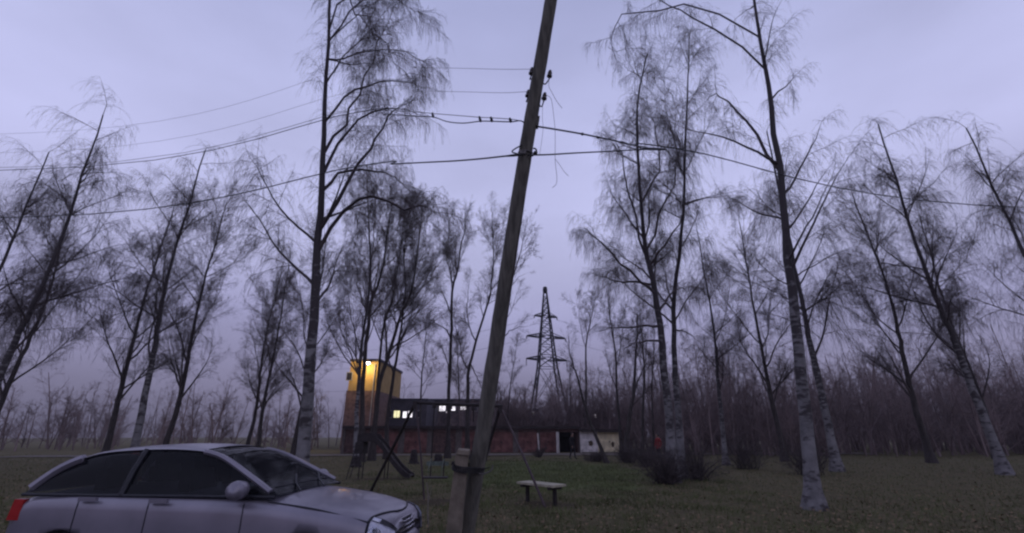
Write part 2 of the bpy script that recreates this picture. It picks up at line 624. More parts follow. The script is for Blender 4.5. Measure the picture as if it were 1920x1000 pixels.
def sprays(kind, fine):
    """a few branch meshes one metre long, shared by all trees of a kind; fine = twig radius"""
    key = (kind, fine)
    if key in SPRAYS:
        return SPRAYS[key]
    out = []
    for v in range(6):
        rng = np.random.default_rng(900 + v)
        if kind == 'birch':
            e = R((-5, 25, 55)[v % 3])           # built pointing along +X at this elevation, strands hang down
            d = np.array([[math.cos(e), 0, math.sin(e)]])
            p1 = grow(rng, np.zeros((1, 3)), d, np.array([1.0]), 7, -.07, .10)
            r1 = np.linspace(.008, .0022, 8)[None]
            p2, r2 = spawn(rng, p1, r1, 10, .1, 1, 25, 70, .40, -.18, .12, 5, .6, fine * 1.2, .2)
            h0, hr = spawn(rng, np.concatenate([p1]), r1, 15, .15, 1, 30, 80, 1.15, -.36, .05, 7, .5, fine, .6, down=.6)
            p3, r3 = spawn(rng, p2, r2, 4, .1, 1, 25, 70, .9, -.34, .09, 5, .65, fine, .18, down=.35)
            p4, r4 = spawn(rng, h0, hr, 5, .05, .95, 15, 50, .3, -.3, .08, 3, .7, fine * .9, .10)
            V, Q = merge([tubes(p1, r1, 4), tubes(p2, r2, 3), tubes(h0, hr, 3), tubes(p3, r3, 3), tubes(p4, r4, 3)])
        else:
            d = np.array([[0., 0, 1]])
            p1 = grow(rng, np.zeros((1, 3)), d, np.array([1.0]), 7, 0, .10)
            r1 = np.linspace(.008, .0022, 8)[None]
            p2, r2 = spawn(rng, p1, r1, 15, .08, 1, 22, 58, .48, 0, .12, 5, .6, fine * 1.3, .16)
            p3, r3 = spawn(rng, p2, r2, 5, .1, 1, 22, 60, .48, 0, .13, 3, .65, fine, .10)
            p4, r4 = spawn(rng, p3, r3, 3, .1, 1, 25, 60, .55, 0, .13, 2, .7, fine * .9, .06)
            V, Q = merge([tubes(p1, r1, 4), tubes(p2, r2, 3), tubes(p3, r3, 3), tubes(p4, r4, 3)])
        me = np_mesh('branch', V, Q)
        me.materials.append(M['birch_twig' if kind == 'birch' else 'twig'])
        out.append(me)
    SPRAYS[key] = out
    return out


def place_branch(root, kind, me_list, p, d, L, rng):
    o = bpy.data.objects.new('branch', None)
    d = d / np.linalg.norm(d)
    if kind == 'birch':
        el_ = math.degrees(math.asin(np.clip(d[2], -1, 1)))
        v = 0 if el_ < 10 else 1 if el_ < 40 else 2
        me = me_list[v + 3 * int(rng.integers(2))]
        rot = Matrix.Rotation(math.atan2(d[1], d[0]), 4, 'Z')
    else:
        me = me_list[int(rng.integers(len(me_list)))]
        rot = Vector(d).to_track_quat('Z', 'Y').to_matrix().to_4x4() @ Matrix.Rotation(rng.uniform(0, 6.28), 4, 'Z')
    bpy.data.objects.remove(o)
    o = bpy.data.objects.new('branch', me)
    COL.objects.link(o)
    o.parent = root
    o.matrix_local = Matrix.Translation(Vector(p)) @ rot @ Matrix.Scale(L, 4)
    return o


def build_tree(name, label, group, trunk, r0, kind, limbs=(), n1=12, seed=1, dense=1.0, tmin=.3, lf1=.42, rtop=.16, barkm='bark',
               cat='tree', each_limb=True, twig_r=.0016, spread=(24, 52), K1=9, blen=(.35, 2.2), bf=.50, tw=1.0):
    """trunk: world path from the ground up; limbs: world paths of the limbs that can be told apart"""
    rng = np.random.default_rng(seed)
    base = np.array([trunk[0][0], trunk[0][1], 0.])
    root = thing(name, label, cat, base, group)
    tp = smooth_path(trunk, 22) - base
    tp[1:-1] += rng.normal(0, r0 * .12, tp[1:-1].shape)
    s = np.linspace(0, 1, 22)
    tr = r0 * (1 - (1 - rtop) * s ** .9)
    tr[0] *= 1.75
    tr[1] *= 1.14
    V, Q = tubes(tp[None], tr[None], 10)
    link('trunk', np_mesh('trunk', V, Q, True), barkm, root)
    lp, lr = [], []
    for L in limbs:
        q = smooth_path(L, K1 + 1) - base
        q[1:-1] += rng.normal(0, .010 * path_len(q), q[1:-1].shape)
        j = np.argmin(np.linalg.norm(tp - q[0], axis=1))
        lp.append(q)
        lr.append(np.clip(tr[j] * .6, .016, .024 + .013 * path_len(q)) * np.linspace(1, .15, K1 + 1))
    up1 = {'birch': -.004, 'upright': .07}[kind]
    if n1:
        q, r = spawn(rng, tp[None], tr[None], n1, tmin, .97, spread[0], spread[1], lf1, up1, .085, K1, .5, .01, .3)
        for a, b_ in zip(q, r):
            lp.append(a)
            lr.append(min(b_[0], (.012 if kind == 'birch' else .018) + (.009 if kind == 'birch' else .013) * path_len(a)) * np.linspace(1, .15, K1 + 1))
    lp, lr = np.array(lp), np.array(lr)
    tmn = 'birch_twig' if kind == 'birch' else 'twig'
    if each_limb:
        for q, r in zip(lp, lr):
            V, Q = tubes(q[None], r[None], 6)
            link('limb', np_mesh('limb', V, Q, True), tmn, root)
    else:
        V, Q = tubes(lp, lr, 5)
        link('limbs', np_mesh('limbs', V, Q, True), tmn, root)['kind'] = 'stuff'
    ml = sprays(kind, twig_r)
    lead = smooth_path(tp[int(len(tp) * .6):], K1 + 1)
    allp = list(lp) + [lead]
    tot = 0
    for q in allp:
        Lq = path_len(q)
        n = int(np.clip(round((.8 + Lq * 2.2) * dense * tw), 2, 15))
        for j in range(n):
            if tot > 285:
                break
            t = 1 if j == 0 else rng.uniform(.18, .98)
            f = t * K1
            i = min(int(f), K1 - 1)
            p = q[i] * (1 - (f - i)) + q[i + 1] * (f - i)
            tan = q[i + 1] - q[i]
            tan = tan / (np.linalg.norm(tan) + 1e-9)
            a = R(rng.uniform(22, 55)) if j else R(5)
            pp = rand_perp(rng, tan[None])[0]
            d = math.cos(a) * tan + math.sin(a) * pp + np.array([0, 0, .22 if kind == 'upright' else .05])
            L = np.clip(Lq * bf * (1.1 - .55 * t) * rng.uniform(.65, 1.3), blen[0], blen[1])
            place_branch(root, kind, ml, p, d, L, rng)
            tot += 1
    return root


def TP(Y, pts, drift=0.0):
    """picture points at distance Y -> world path; drift leans it away from the camera as it rises"""
    n = len(pts)
    return [P(x, y, Y + drift * i / max(n - 1, 1)) for i, (x, y) in enumerate(pts)]


def trunk_path(Y, pts, drift=0.0):
    t = TP(Y, pts, drift)
    t[0][2] = -.05
    return t


GL = 'bare trees beyond the playground'
GB = 'birches beside the lawn'

# --- the row of bare trees on the left
build_tree('birch_tree', 'pale trunked birch at the left end of the lawn, beside the slide', GL,
           trunk_path(29, [(667, 868), (668, 800), (672, 720), (680, 640), (690, 560), (694, 480), (690, 400), (688, 350)]), .15, 'upright',
           n1=16, seed=11, tw=.72, barkm='birch', spread=(22, 45), dense=1.0, lf1=.34)
build_tree('bare_tree', 'bare tree with a dark upright trunk just right of the pale birch', GL,
           trunk_path(32, [(678, 862), (680, 725), (690, 612), (697, 562), (712, 525), (722, 470), (728, 420), (736, 372)]), .17, 'upright',
           limbs=[TP(32, [(693, 600), (676, 550), (668, 500), (660, 440)], 1), TP(32, [(697, 562), (694, 500), (702, 430), (704, 380)], -1)],
           n1=14, seed=12, tw=.72, lf1=.34)
build_tree('bare_tree', 'bare tree leaning right whose trunk catches the orange lamp light', GL,
           trunk_path(34, [(697, 858), (703, 790), (710, 725), (725, 675), (742, 620), (752, 587), (770, 550), (779, 500), (786, 440), (792, 385)]), .19, 'upright',
           limbs=[TP(34, [(752, 587), (775, 560), (800, 530), (816, 500), (832, 460)], 1.5), TP(34, [(725, 675), (722, 600), (735, 562), (742, 525), (748, 440), (752, 372)], -1.5),
                  TP(34, [(779, 500), (772, 450), (776, 410), (774, 376)], 1)],
           n1=14, seed=13, tw=.72, lf1=.32)
build_tree('bare_tree', 'bare forked tree with a slim trunk behind the lit yellow window', GL,
           trunk_path(36, [(724, 854), (727, 790), (731, 747), (740, 695), (746, 655), (754, 600), (760, 540), (757, 480), (764, 420), (772, 380)]), .16, 'upright',
           limbs=[TP(36, [(746, 655), (757, 632), (765, 612), (790, 577), (812, 560), (826, 540)], 1.5)],
           n1=13, seed=14, tw=.72, lf1=.32)
build_tree('bare_tree', 'thin bare tree filling the gap at the left edge of the tree row', GL,
           trunk_path(38, [(700, 851), (705, 760), (707, 725), (714, 650), (722, 600), (735, 562), (742, 525), (752, 460), (756, 420), (760, 395)]), .14, 'upright',
           n1=14, seed=15, tw=.72, lf1=.36)
# --- the two tall slender trees left of the pole
build_tree('bare_tree', 'tall slender bare tree standing behind the swing crossbar', GL,
           trunk_path(37, [(840, 852), (841, 747), (846, 640), (847, 562), (850, 532), (859, 500), (864, 462), (871, 432), (872, 398)]), .155, 'upright',
           limbs=[TP(37, [(850, 535), (844, 505), (837, 480), (842, 430), (846, 405)], 1), TP(37, [(841, 700), (838, 675), (830, 655), (820, 650)], -1),
                  TP(37, [(845, 640), (838, 620), (815, 606), (790, 603)], 1), TP(37, [(847, 590), (838, 570), (828, 545), (818, 530)], -1)],
           n1=13, seed=21, tw=1.1, lf1=.21, tmin=.42, spread=(18, 42), dense=.95)
build_tree('bare_tree', 'tall bare tree forking low just left of the leaning pole', GL,
           trunk_path(35, [(877, 854), (877, 747), (878, 695), (885, 672), (895, 632), (910, 582), (919, 555), (924, 500), (925, 460), (923, 398)]), .15, 'upright',
           limbs=[TP(35, [(878, 693), (865, 665), (856, 620), (850, 585)], 1), TP(35, [(881, 680), (890, 700), (900, 720), (906, 740)], -.5),
                  TP(35, [(924, 500), (930, 470), (940, 430), (948, 400)], 1), TP(35, [(892, 640), (876, 600), (877, 560), (880, 530)], -1),
                  TP(35, [(910, 582), (920, 545), (940, 520), (955, 500)], -1)],
           n1=12, seed=22, tw=1.1, lf1=.20, tmin=.42, spread=(18, 42), dense=.95)
build_tree('bare_tree', 'bare tree whose trunk is hidden by the leaning pole, crown to its right', GL,
           trunk_path(34, [(908, 855), (914, 760), (922, 700), (934, 640), (945, 590), (957, 540), (968, 500), (978, 465), (984, 435)]), .12, 'upright',
           limbs=[TP(34, [(930, 660), (950, 625), (968, 615), (990, 612)], -1), TP(34, [(957, 540), (972, 520), (990, 512)], 1)],
           n1=9, seed=23, tw=.8, lf1=.24, tmin=.42, spread=(20, 45), dense=.9)

build_tree('bare_tree', 'slight bare tree showing faintly between the left row and the slender pair', GL,
           trunk_path(52, [(786, 843), (788, 780), (790, 720), (794, 670), (798, 630), (800, 596)]), .13, 'upright', n1=13, seed=24, lf1=.34, tmin=.28, each_limb=False, twig_r=.0024)
build_tree('bare_tree', 'slight bare tree showing faintly behind the slender pair', GL,
           trunk_path(56, [(862, 842), (862, 780), (860, 720), (858, 670), (856, 620)]), .13, 'upright', n1=12, seed=25, lf1=.34, tmin=.28, each_limb=False, twig_r=.0024)
build_tree('bare_tree', 'slight bare tree just right of the leaning pole, far behind', GL,
           trunk_path(54, [(950, 842), (952, 790), (956, 730), (962, 690), (970, 640)]), .12, 'upright', n1=8, seed=26, lf1=.3, tmin=.3, each_limb=False, twig_r=.0024, dense=.7)

# --- the big near birch on the left, trunk just outside the photograph
build_tree('birch_tree', 'large near birch with drooping twigs reaching in from the upper left', 'large near birches framing the view',
           trunk_path(13, [(560, 940), (572, 800), (585, 650), (594, 500), (602, 350), (610, 200), (618, 20), (625, -160)]), .19, 'birch',
           limbs=[TP(13, [(600, 430), (636, 370), (664, 325), (690, 279), (706, 262), (722, 228), (735, 214), (758, 196)], -.6),
                  TP(13, [(606, 290), (640, 235), (664, 185), (690, 130), (717, 80), (740, 10)], .6),
                  TP(13, [(597, 470), (640, 400), (690, 368), (740, 385), (790, 388), (815, 400)], -1),
                  TP(13, [(603, 360), (640, 322), (690, 320), (735, 330), (775, 365)], .8),
                  TP(13, [(612, 110), (645, 106), (680, 100), (725, 94), (765, 96), (792, 116)], -.7),
                  TP(13, [(616, 60), (640, -8), (664, 12), (690, 45), (722, 82), (738, 105), (754, 142)], -2.2),
                  TP(13, [(604, 330), (640, 260), (690, 215), (740, 205), (785, 215)], 1.2),
                  TP(13, [(614, 80), (660, 20), (710, -10), (760, 5), (790, 40)], 1.0),
                  TP(13, [(608, 230), (650, 180), (700, 160), (750, 150), (790, 165)], -1.5)],
           n1=12, seed=36, blen=(.35, 1.25), barkm='birch', lf1=.27, tmin=.32, spread=(30, 62), dense=1.5, twig_r=.0017)

# --- birches on the right
build_tree('birch_tree', 'tall weeping birch with a white trunk rising behind the dark bush', GB,
           trunk_path(18.5, [(1262, 895), (1256, 800), (1246, 700), (1238, 620), (1228, 550), (1220, 505), (1210, 462), (1203, 375), (1197, 300), (1194, 240), (1200, 160), (1214, 100)]), .175, 'birch',
           limbs=[TP(18.5, [(1217, 500), (1203, 457), (1182, 375), (1167, 307), (1157, 262), (1153, 235)], .8),
                  TP(18.5, [(1229, 552), (1205, 530), (1170, 500), (1140, 465), (1108, 435), (1096, 428)], -1.2),
                  TP(18.5, [(1236, 612), (1200, 612), (1160, 615), (1115, 622)], 1),
                  TP(18.5, [(1240, 640), (1210, 640), (1180, 648), (1165, 655)], -1),
                  TP(18.5, [(1225, 535), (1180, 528), (1148, 525), (1112, 512)], .6),
                  TP(18.5, [(1218, 500), (1245, 462), (1270, 420), (1290, 380)], -1),
                  TP(18.5, [(1212, 470), (1240, 400), (1262, 330), (1268, 250), (1262, 180)], .8),
                  TP(18.5, [(1204, 380), (1235, 320), (1228, 250), (1215, 200)], -1.4),
                  TP(18.5, [(1233, 590), (1262, 545), (1290, 540)], 1)],
           n1=20, seed=41, blen=(.4, 1.6), barkm='birch', lf1=.17, tmin=.38, spread=(25, 55), dense=1.35, twig_r=.0017)
build_tree('birch_tree', 'second slimmer birch trunk standing close right of the weeping birch', GB,
           trunk_path(20, [(1278, 888), (1272, 790), (1267, 700), (1264, 640), (1264, 570), (1270, 500), (1280, 420), (1284, 330), (1286, 240), (1290, 150), (1292, 70)]), .15, 'birch',
           limbs=[TP(20, [(1265, 570), (1256, 555), (1250, 530), (1242, 490)], .5), TP(20, [(1284, 330), (1265, 270), (1250, 200), (1244, 130)], -1),
                  TP(20, [(1264, 620), (1285, 622), (1310, 640)], 1)],
           n1=18, seed=42, blen=(.4, 1.7), barkm='birch', lf1=.22, tmin=.33, spread=(28, 60), dense=1.3, twig_r=.0017)
build_tree('birch_tree', 'near birch at the right whose bare branch enters the top right corner', 'large near birches framing the view',
           trunk_path(12, [(1530, 965), (1512, 800), (1492, 600), (1470, 400), (1446, 200), (1422, 60), (1400, -100)]), .18, 'birch',
           limbs=[TP(12, [(1435, 130), (1350, 62), (1278, 27), (1250, 12), (1228, -2), (1190, -30)], -1.5),
                  TP(12, [(1425, 70), (1330, 25), (1250, 17), (1200, 20), (1160, 35), (1145, 60), (1143, 80), (1156, 97)], -.4),
                  TP(12, [(1462, 320), (1400, 230), (1350, 180), (1325, 190)], 1)],
           n1=9, seed=43, blen=(.35, 1.1), barkm='birch', lf1=.24, tmin=.4, spread=(30, 60), dense=.6, twig_r=.0017)

# --- thin trees at the right in front of and behind the garages
GT = 'thin bare trees by the garages'
build_tree('bare_tree', 'dark thin trunk leaning left in front of the white and cream gates', GT,
           trunk_path(31, [(1138, 868), (1122, 828), (1108, 795), (1095, 755), (1084, 712), (1077, 690), (1068, 660), (1066, 630)]), .125, 'upright',
           limbs=[TP(31, [(1077, 690), (1072, 680), (1060, 676), (1052, 680)], 0)], n1=4, seed=51, lf1=.25, tmin=.5)
build_tree('bare_tree', 'thin forked tree right of the pylon, standing beyond the garages', GT,
           trunk_path(54, [(1096, 846), (1098, 760), (1099, 690), (1099, 645), (1106, 610), (1112, 580), (1116, 556)]), .15, 'upright',
           limbs=[TP(54, [(1099, 655), (1090, 625), (1086, 590), (1082, 560)], 1)], n1=8, seed=52, lf1=.26, tmin=.5, dense=.8, spread=(18, 40), each_limb=False, twig_r=.0024)
build_tree('bare_tree', 'thin bare tree rising beyond the cream garage wall', GT,
           trunk_path(46, [(1166, 850), (1160, 780), (1156, 720), (1154, 655), (1146, 610), (1142, 585), (1140, 560)]), .15, 'upright',
           limbs=[TP(46, [(1155, 690), (1163, 655), (1168, 620), (1172, 590)], 1), TP(46, [(1156, 730), (1142, 690), (1134, 650)], -1)],
           n1=8, seed=53, lf1=.26, tmin=.5, dense=.85, spread=(18, 40), each_limb=False, twig_r=.0024)
build_tree('bare_tree', 'thick dark short trunk leaning right beside the end of the garages', GT,
           trunk_path(34, [(1172, 866), (1175, 830), (1181, 785), (1188, 735), (1192, 680), (1194, 630), (1196, 590)]), .21, 'upright',
           limbs=[TP(34, [(1181, 785), (1190, 740), (1206, 690), (1214, 640)], 1)], n1=8, seed=54, lf1=.26, tmin=.4, dense=.9)
build_tree('bare_tree', 'slim bare tree between the dark leaning trunk and the white birch', GT,
           trunk_path(38, [(1204, 858), (1205, 790), (1208, 720), (1206, 660), (1202, 610), (1200, 575)]), .13, 'upright',
           n1=10, seed=55, lf1=.28, tmin=.35, dense=.9, each_limb=False, twig_r=.0024)
build_tree('bare_tree', 'slim bare tree standing left of the person in red', GT,
           trunk_path(42, [(1226, 852), (1224, 790), (1222, 730), (1226, 670), (1228, 620)]), .12, 'upright',
           n1=10, seed=56, lf1=.3, tmin=.3, dense=.9, each_limb=False, twig_r=.0024)
build_tree('bare_tree', 'scrubby little tree close behind the pylon at its right', GT,
           trunk_path(60, [(1066, 842), (1068, 790), (1070, 745), (1068, 715), (1070, 690)]), .11, 'upright',
           n1=10, seed=57, lf1=.36, tmin=.25, dense=.7, each_limb=False, twig_r=.0024)

# --- the same grove carrying on to either side of the photograph
GS = 'bare trees of the grove continuing to either side'
tA = build_tree('bare_tree', 'bare tree with ascending limbs, nearest to the left house gable', GS,
                [np.array([0, 0, -.05]), np.array([.1, .1, 5.]), np.array([-.2, .2, 10.]), np.array([.2, 0, 17.5])], .19, 'upright', n1=18, seed=61, lf1=.34, tmin=.22)
tB = build_tree('birch_tree', 'weeping birch standing alone at the far left edge', GS,
                [np.array([0, 0, -.05]), np.array([.2, .1, 5.]), np.array([.5, .2, 10.]), np.array([.4, 0, 18.5])], .2, 'birch', n1=18, seed=62, lf1=.27, tmin=.25, barkm='birch', spread=(30, 62))
side = [  # proto, x, y, turn, scale, label
    (tA, -21, 30, 0, 1.0, 'dark bare tree rising behind the front window of the silver car'),
    (tB, -22, 20, 40, .95, 'weeping birch leaning in over the tail of the silver car'),
    (tA, -27, 33, 130, 1.08, 'dark bare tree rising behind the rear window of the silver car'),
    (tB, -19, 25, 200, 1.0, 'white trunked birch between the two dark trees behind the silver car'),
    (tA, -36, 34, 250, 1.1, 'broad dark bare tree leaning in at the left edge, beyond the tail of the car'),
    (tB, -31, 26, 95, 1.05, 'weeping birch whose twigs only just reach in at the far left edge'),
    (tA, -14.5, 33, 310, .95, 'bare tree hidden close behind the trunk of the large near left birch'),
    (tA, -20.5, 40, 160, .95, 'bare tree just left of the large near left birch, right one of two'),
    (tA, -23.5, 44, 20, 1.0, 'bare tree just left of the large near left birch, left one of two'),
    (tB, 15.5, 24, 20, 1.05, 'white trunked birch standing close right behind the near right birch'),
    (tA, 18, 33, 75, 1.0, 'dark bare tree just left of the near right birch'),
    (tB, 21.5, 22, 150, 1.0, 'white trunked birch with its foot at the right edge of the view'),
    (tA, 26, 31, 190, 1.08, 'dark bare tree between the two leaning white birches on the right'),
    (tB, 29, 25, 260, 1.08, 'weeping birch whose crown leans in from beyond the right edge'),
    (tA, 35, 36, 285, 1.1, 'dark bare tree behind the white birch at the right edge'),
    (tB, 12.4, 29, 330, .8, 'smaller birch between the slim birch and the near right birch'),
]
used = set()
for proto, x, y, a, sc_, lab in side:
    o = proto if proto.name not in used else copy_tree(proto)
    used.add(proto.name)
    o['label'] = lab
    o.location = (x, y, 0)
    o.rotation_euler.z = R(a)
    o.scale = (sc_,) * 3


# --- far woods behind the garages: one dusky mass
def far_woods():
    rng = np.random.default_rng(77)
    Vs, Qs, off = [], [], 0

    def put(VQ):
        nonlocal off
        Vs.append(VQ[0])
        Qs.append(VQ[1] + off)
        off += len(VQ[0])
    N = 800
    x = rng.uniform(-80, 95, N)
    y = 53 + 34 * rng.random(N) ** 1.4
    right = np.clip((x - 2) / 12, 0, 1)
    keep = (x > -3) | (rng.random(N) < .45)
    keep &= ~((np.abs(x + 12.5) < 6.5) & (y < 66))
    x, y, right = x[keep], y[keep], right[keep]
    nx = 420
    x2 = rng.uniform(11, 62, nx)
    y2 = 40 + 22 * rng.random(nx)
    k2 = (x2 > y2 * .235 + 1.2)
    x, y, right = np.concatenate([x, x2[k2]]), np.concatenate([y, y2[k2]]), np.concatenate([right, np.full(k2.sum(), .7)])
    x3, y3 = rng.uniform(-2.5, 14, 130), 53 + 7 * rng.random(130)
    x, y, right = np.concatenate([x, x3]), np.concatenate([y, y3]), np.concatenate([right, np.zeros(130)])
    N = len(x)
    H = (rng.uniform(4.4, 8.2, N) + 6.4 * right * rng.random(N) ** 1.3) * (y / 68) ** .8
    H = H * np.array([1 + .42 * mnoise.noise((a_ / 5.5, b_ / 14, 2)) + .25 * mnoise.noise((a_ / 2, b_ / 6, 7)) for a_, b_ in zip(x, y)])
    base = np.stack([x, y, np.zeros(N) - .05], 1)
    d = np.stack([rng.normal(0, .08, N), rng.normal(0, .08, N), np.ones(N)], 1)
    d /= np.linalg.norm(d, axis=1, keepdims=True)
    p1 = grow(rng, base, d, H, 5, .02, .05)
    r1 = rng.uniform(.06, .13, N)[:, None] * np.linspace(1, .25, 6)[None]
    p2, r2 = spawn(rng, p1, r1, 11, .02, .98, 22, 60, .42, .06, .1, 3, .5, .016, .5)
    p3, r3 = spawn(rng, p2, r2, 6, .1, 1, 25, 60, .5, .05, .13, 2, .6, .013, .4)
    p4, r4 = spawn(rng, p3, r3, 2, .1, 1, 25, 60, .6, .05, .13, 1, .7, .011, .3)
    for q, r, n in ((p1, r1, 5), (p2, r2, 3), (p3, r3, 3), (p4, r4, 3)):
        put(tubes(q, r, n))
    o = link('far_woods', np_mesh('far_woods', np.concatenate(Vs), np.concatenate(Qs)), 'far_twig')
    tag(o, 'dusky mass of bare woods along the skyline behind the garages', 'woods', kind='stuff')


far_woods()


# --- bare shrubs
def shrub(label, px, py, w, h, seed, n=46, group='bare shrubs round the lawn', tr=.0035, z=0):
    rng = np.random.default_rng(seed)
    g = G(px, py)
    root = thing('bare_shrub', label, 'shrub', g, group)
    base = np.stack([rng.normal(0, w * .12, n), rng.normal(0, w * .12, n), np.zeros(n) - .03], 1)
    d = np.stack([rng.normal(0, .55, n), rng.normal(0, .55, n), np.ones(n)], 1)
    d /= np.linalg.norm(d, axis=1, keepdims=True)
    p1 = grow(rng, base, d, h * rng.uniform(.55, 1.1, n), 6, -.02, .1)
    r1 = rng.uniform(.008, .016, n)[:, None] * np.linspace(1, .35, 7)[None]
    V, Q = tubes(p1, r1, 4)
    link('stems', np_mesh('stems', V, Q), 'bark', root)['kind'] = 'stuff'
    p2, r2 = spawn(rng, p1, r1, 9, .1, 1, 25, 65, .4, .0, .14, 4, .6, tr, .15)
    p3, r3 = spawn(rng, p2, r2, 5, .1, 1, 25, 65, .5, .0, .14, 3, .7, tr, .1)
    V2, Q2 = tubes(p2, r2, 3)
    V3, Q3 = tubes(p3, r3, 3)
    link('twigs', np_mesh('twigs', np.concatenate([V2, V3]), np.concatenate([Q2, Q3 + len(V2)])), 'twig', root)['kind'] = 'stuff'
    return root


shrub('big dark bush at the foot of the white birch', 1248, 908, 1.5, 1.25, 81, 90)
shrub('low dark bush at the foot of the leaning thin trunk', 1118, 866, 2.0, .75, 82, 60)
shrub('small bush before the brown garage gate', 1011, 858, .9, 1.0, 83, 34)
shrub('low scrub below the thick dark trunk', 1180, 868, 2.2, 1.3, 84, 70)
shrub('scrub left of the big dark bush', 1215, 876, 1.8, 1.5, 85, 70)
shrub('scrub in front of the person in red', 1262, 862, 2.6, 1.3, 86, 70)
shrub('shrub first to the right of the big dark bush', 1310, 900, 1.8, 1.5, 87, 60)
shrub('shrub before the near right birch, left of its trunk', 1400, 880, 2.4, 1.7, 88, 60)
shrub('shrub beside the foot of the near right birch', 1520, 890, 2.4, 1.8, 89, 60)


# --- thin saplings in front
def sapling(label, paths, r, m='stick'):
    base = np.array([paths[0][0][0], paths[0][0][1], 0.])
    root = thing('sapling', label, 'sapling', base, None)
    for i, p in enumerate(paths):
        q = smooth_path(p, 12)
        rr = r * (np.linspace(1, .6, 12) if i == 0 else np.linspace(.6, .2, 12))
        MB().tube(q, rr, 7).build('stem' if i == 0 else 'branch', m, root, base, True)
    return root


sapling('short pale stick standing between the car and the concrete stub',
        [trunk_path(9.6, [(804, 988), (802, 960), (803, 930), (800, 905)]), TP(9.6, [(802, 945), (807, 925), (809, 910)])], .016)

# ------------------------------------------------------------------ leaning utility pole
pole_lo, pole_hi = P(872, 1010, 7.0), P(1034, -12, 5.45)
pd = (pole_hi - pole_lo) / np.linalg.norm(pole_hi - pole_lo)
pole_base = pole_lo - pd * (pole_lo[2] / pd[2])
PL = np.linalg.norm(pole_hi - pole_base)
pole = thing('utility_pole', 'tall timber utility pole leaning right, strapped to a concrete stub', 'utility pole', pole_base)


def on_pole(py):
    """axis point of the pole at photograph row py"""
    lo, hi = -.5, 1.3
    for _ in range(40):
        m_ = (lo + hi) / 2
        q = pole_lo + (pole_hi - pole_lo) * m_
        t = np.array([q[0], q[1] * CP + (q[2] - EYE) * SP, -q[1] * SP + (q[2] - EYE) * CP])
        if 500 - t[2] / t[1] * FOC > py:
            lo = m_
        else:
            hi = m_
    return pole_lo + (pole_hi - pole_lo) * lo


rngp = np.random.default_rng(5)
k = 46
pp = np.array([pole_base - pd * .3 + pd * (PL + 2.2) * i / (k - 1) for i in range(k)])
pp[:, 0] += .012 * np.sin(np.linspace(0, 9, k)) + rngp.normal(0, .002, k)
MB().tube(pp, .103 + rngp.normal(0, .0018, k) + .004 * np.sin(np.linspace(0, 5, k)), 20).build('timber', 'timber', pole, pole_base, True)

for i in range(9):
    a_ = rngp.uniform(0, 6.28)
    t0_ = rngp.uniform(.05, .8)
    e1_ = np.array([1., 0, 0]) - pd * pd[0]
    e1_ /= np.linalg.norm(e1_)
    e2_ = np.cross(pd, e1_)
    cr = [pole_base + pd * PL * t + (e1_ * math.cos(a_ + .05 * math.sin(t * 40)) + e2_ * math.sin(a_ + .05 * math.sin(t * 40))) * .1045 for t in np.linspace(t0_, t0_ + rngp.uniform(.1, .22), 9)]
    MB().tube(cr, np.array([.001, .003, .004, .004, .004, .004, .004, .003, .001]), 4).build('crack', 'tar', pole, pole_base)

# concrete stub in front-left of the timber, lashed on with wire
side_v = np.array([1., 0, 0]) - pd * pd[0]
side_v /= np.linalg.norm(side_v)
front_v = np.cross(pd, side_v)
if front_v[1] > 0:
    front_v = -front_v
st_top = P(869, 850, 6.62)
st_lo = P(852, 1005, 6.75)
sd = (st_top - st_lo) / np.linalg.norm(st_top - st_lo)
st_base = st_lo - sd * (st_lo[2] / sd[2])
xx = np.array([1., 0, 0]) - sd * sd[0]
xx /= np.linalg.norm(xx)
zz = np.cross(xx, sd)
Ls = np.linalg.norm(st_top - st_base)
Rm = np.stack([xx, -zz, sd], 1)
stub = MB()
sec = np.array([[-.105, -.10], [-.085, -.12], [.06, -.12], [.08, -.10], [.08, .08], [-.105, .08]])
rings = []
for i, t in enumerate(np.linspace(-.05, 1, 9)):
    s_ = 1.10 - .22 * t
    for a in sec:
        q = st_base + sd * Ls * t + xx * a[0] * s_ + (-zz) * (-a[1]) * s_
        rings.append(q + rngp.normal(0, .0025, 3))
f = [(i * 6 + j, i * 6 + (j + 1) % 6, (i + 1) * 6 + (j + 1) % 6, (i + 1) * 6 + j) for i in range(8) for j in range(6)]
f += [tuple(range(5, -1, -1)), tuple(range(48, 54))]
stub.add(rings, f).build('concrete_stub', 'concrete', pole, pole_base)
cap = MB().box(st_top + sd * .02, (.17, .19, .05), Rm, .9)
cap.build('stub_cap', 'concrete', pole, pole_base)


def ring_path(c1, c2, r1, r2, ax, n=28):
    """a loop of wire round two posts standing side by side"""
    mid = (c1 + c2) / 2
    u = c2 - c1
    u -= ax * np.dot(u, ax)
    Lu = np.linalg.norm(u)
    u /= Lu
    v = np.cross(ax, u)
    out = []
    for a in np.linspace(0, 2 * math.pi, n):
        c = c1 if math.cos(a) < 0 else c2
        r = r1 if math.cos(a) < 0 else r2
        out.append(c + u * math.cos(a) * r + v * math.sin(a) * r)
    return out


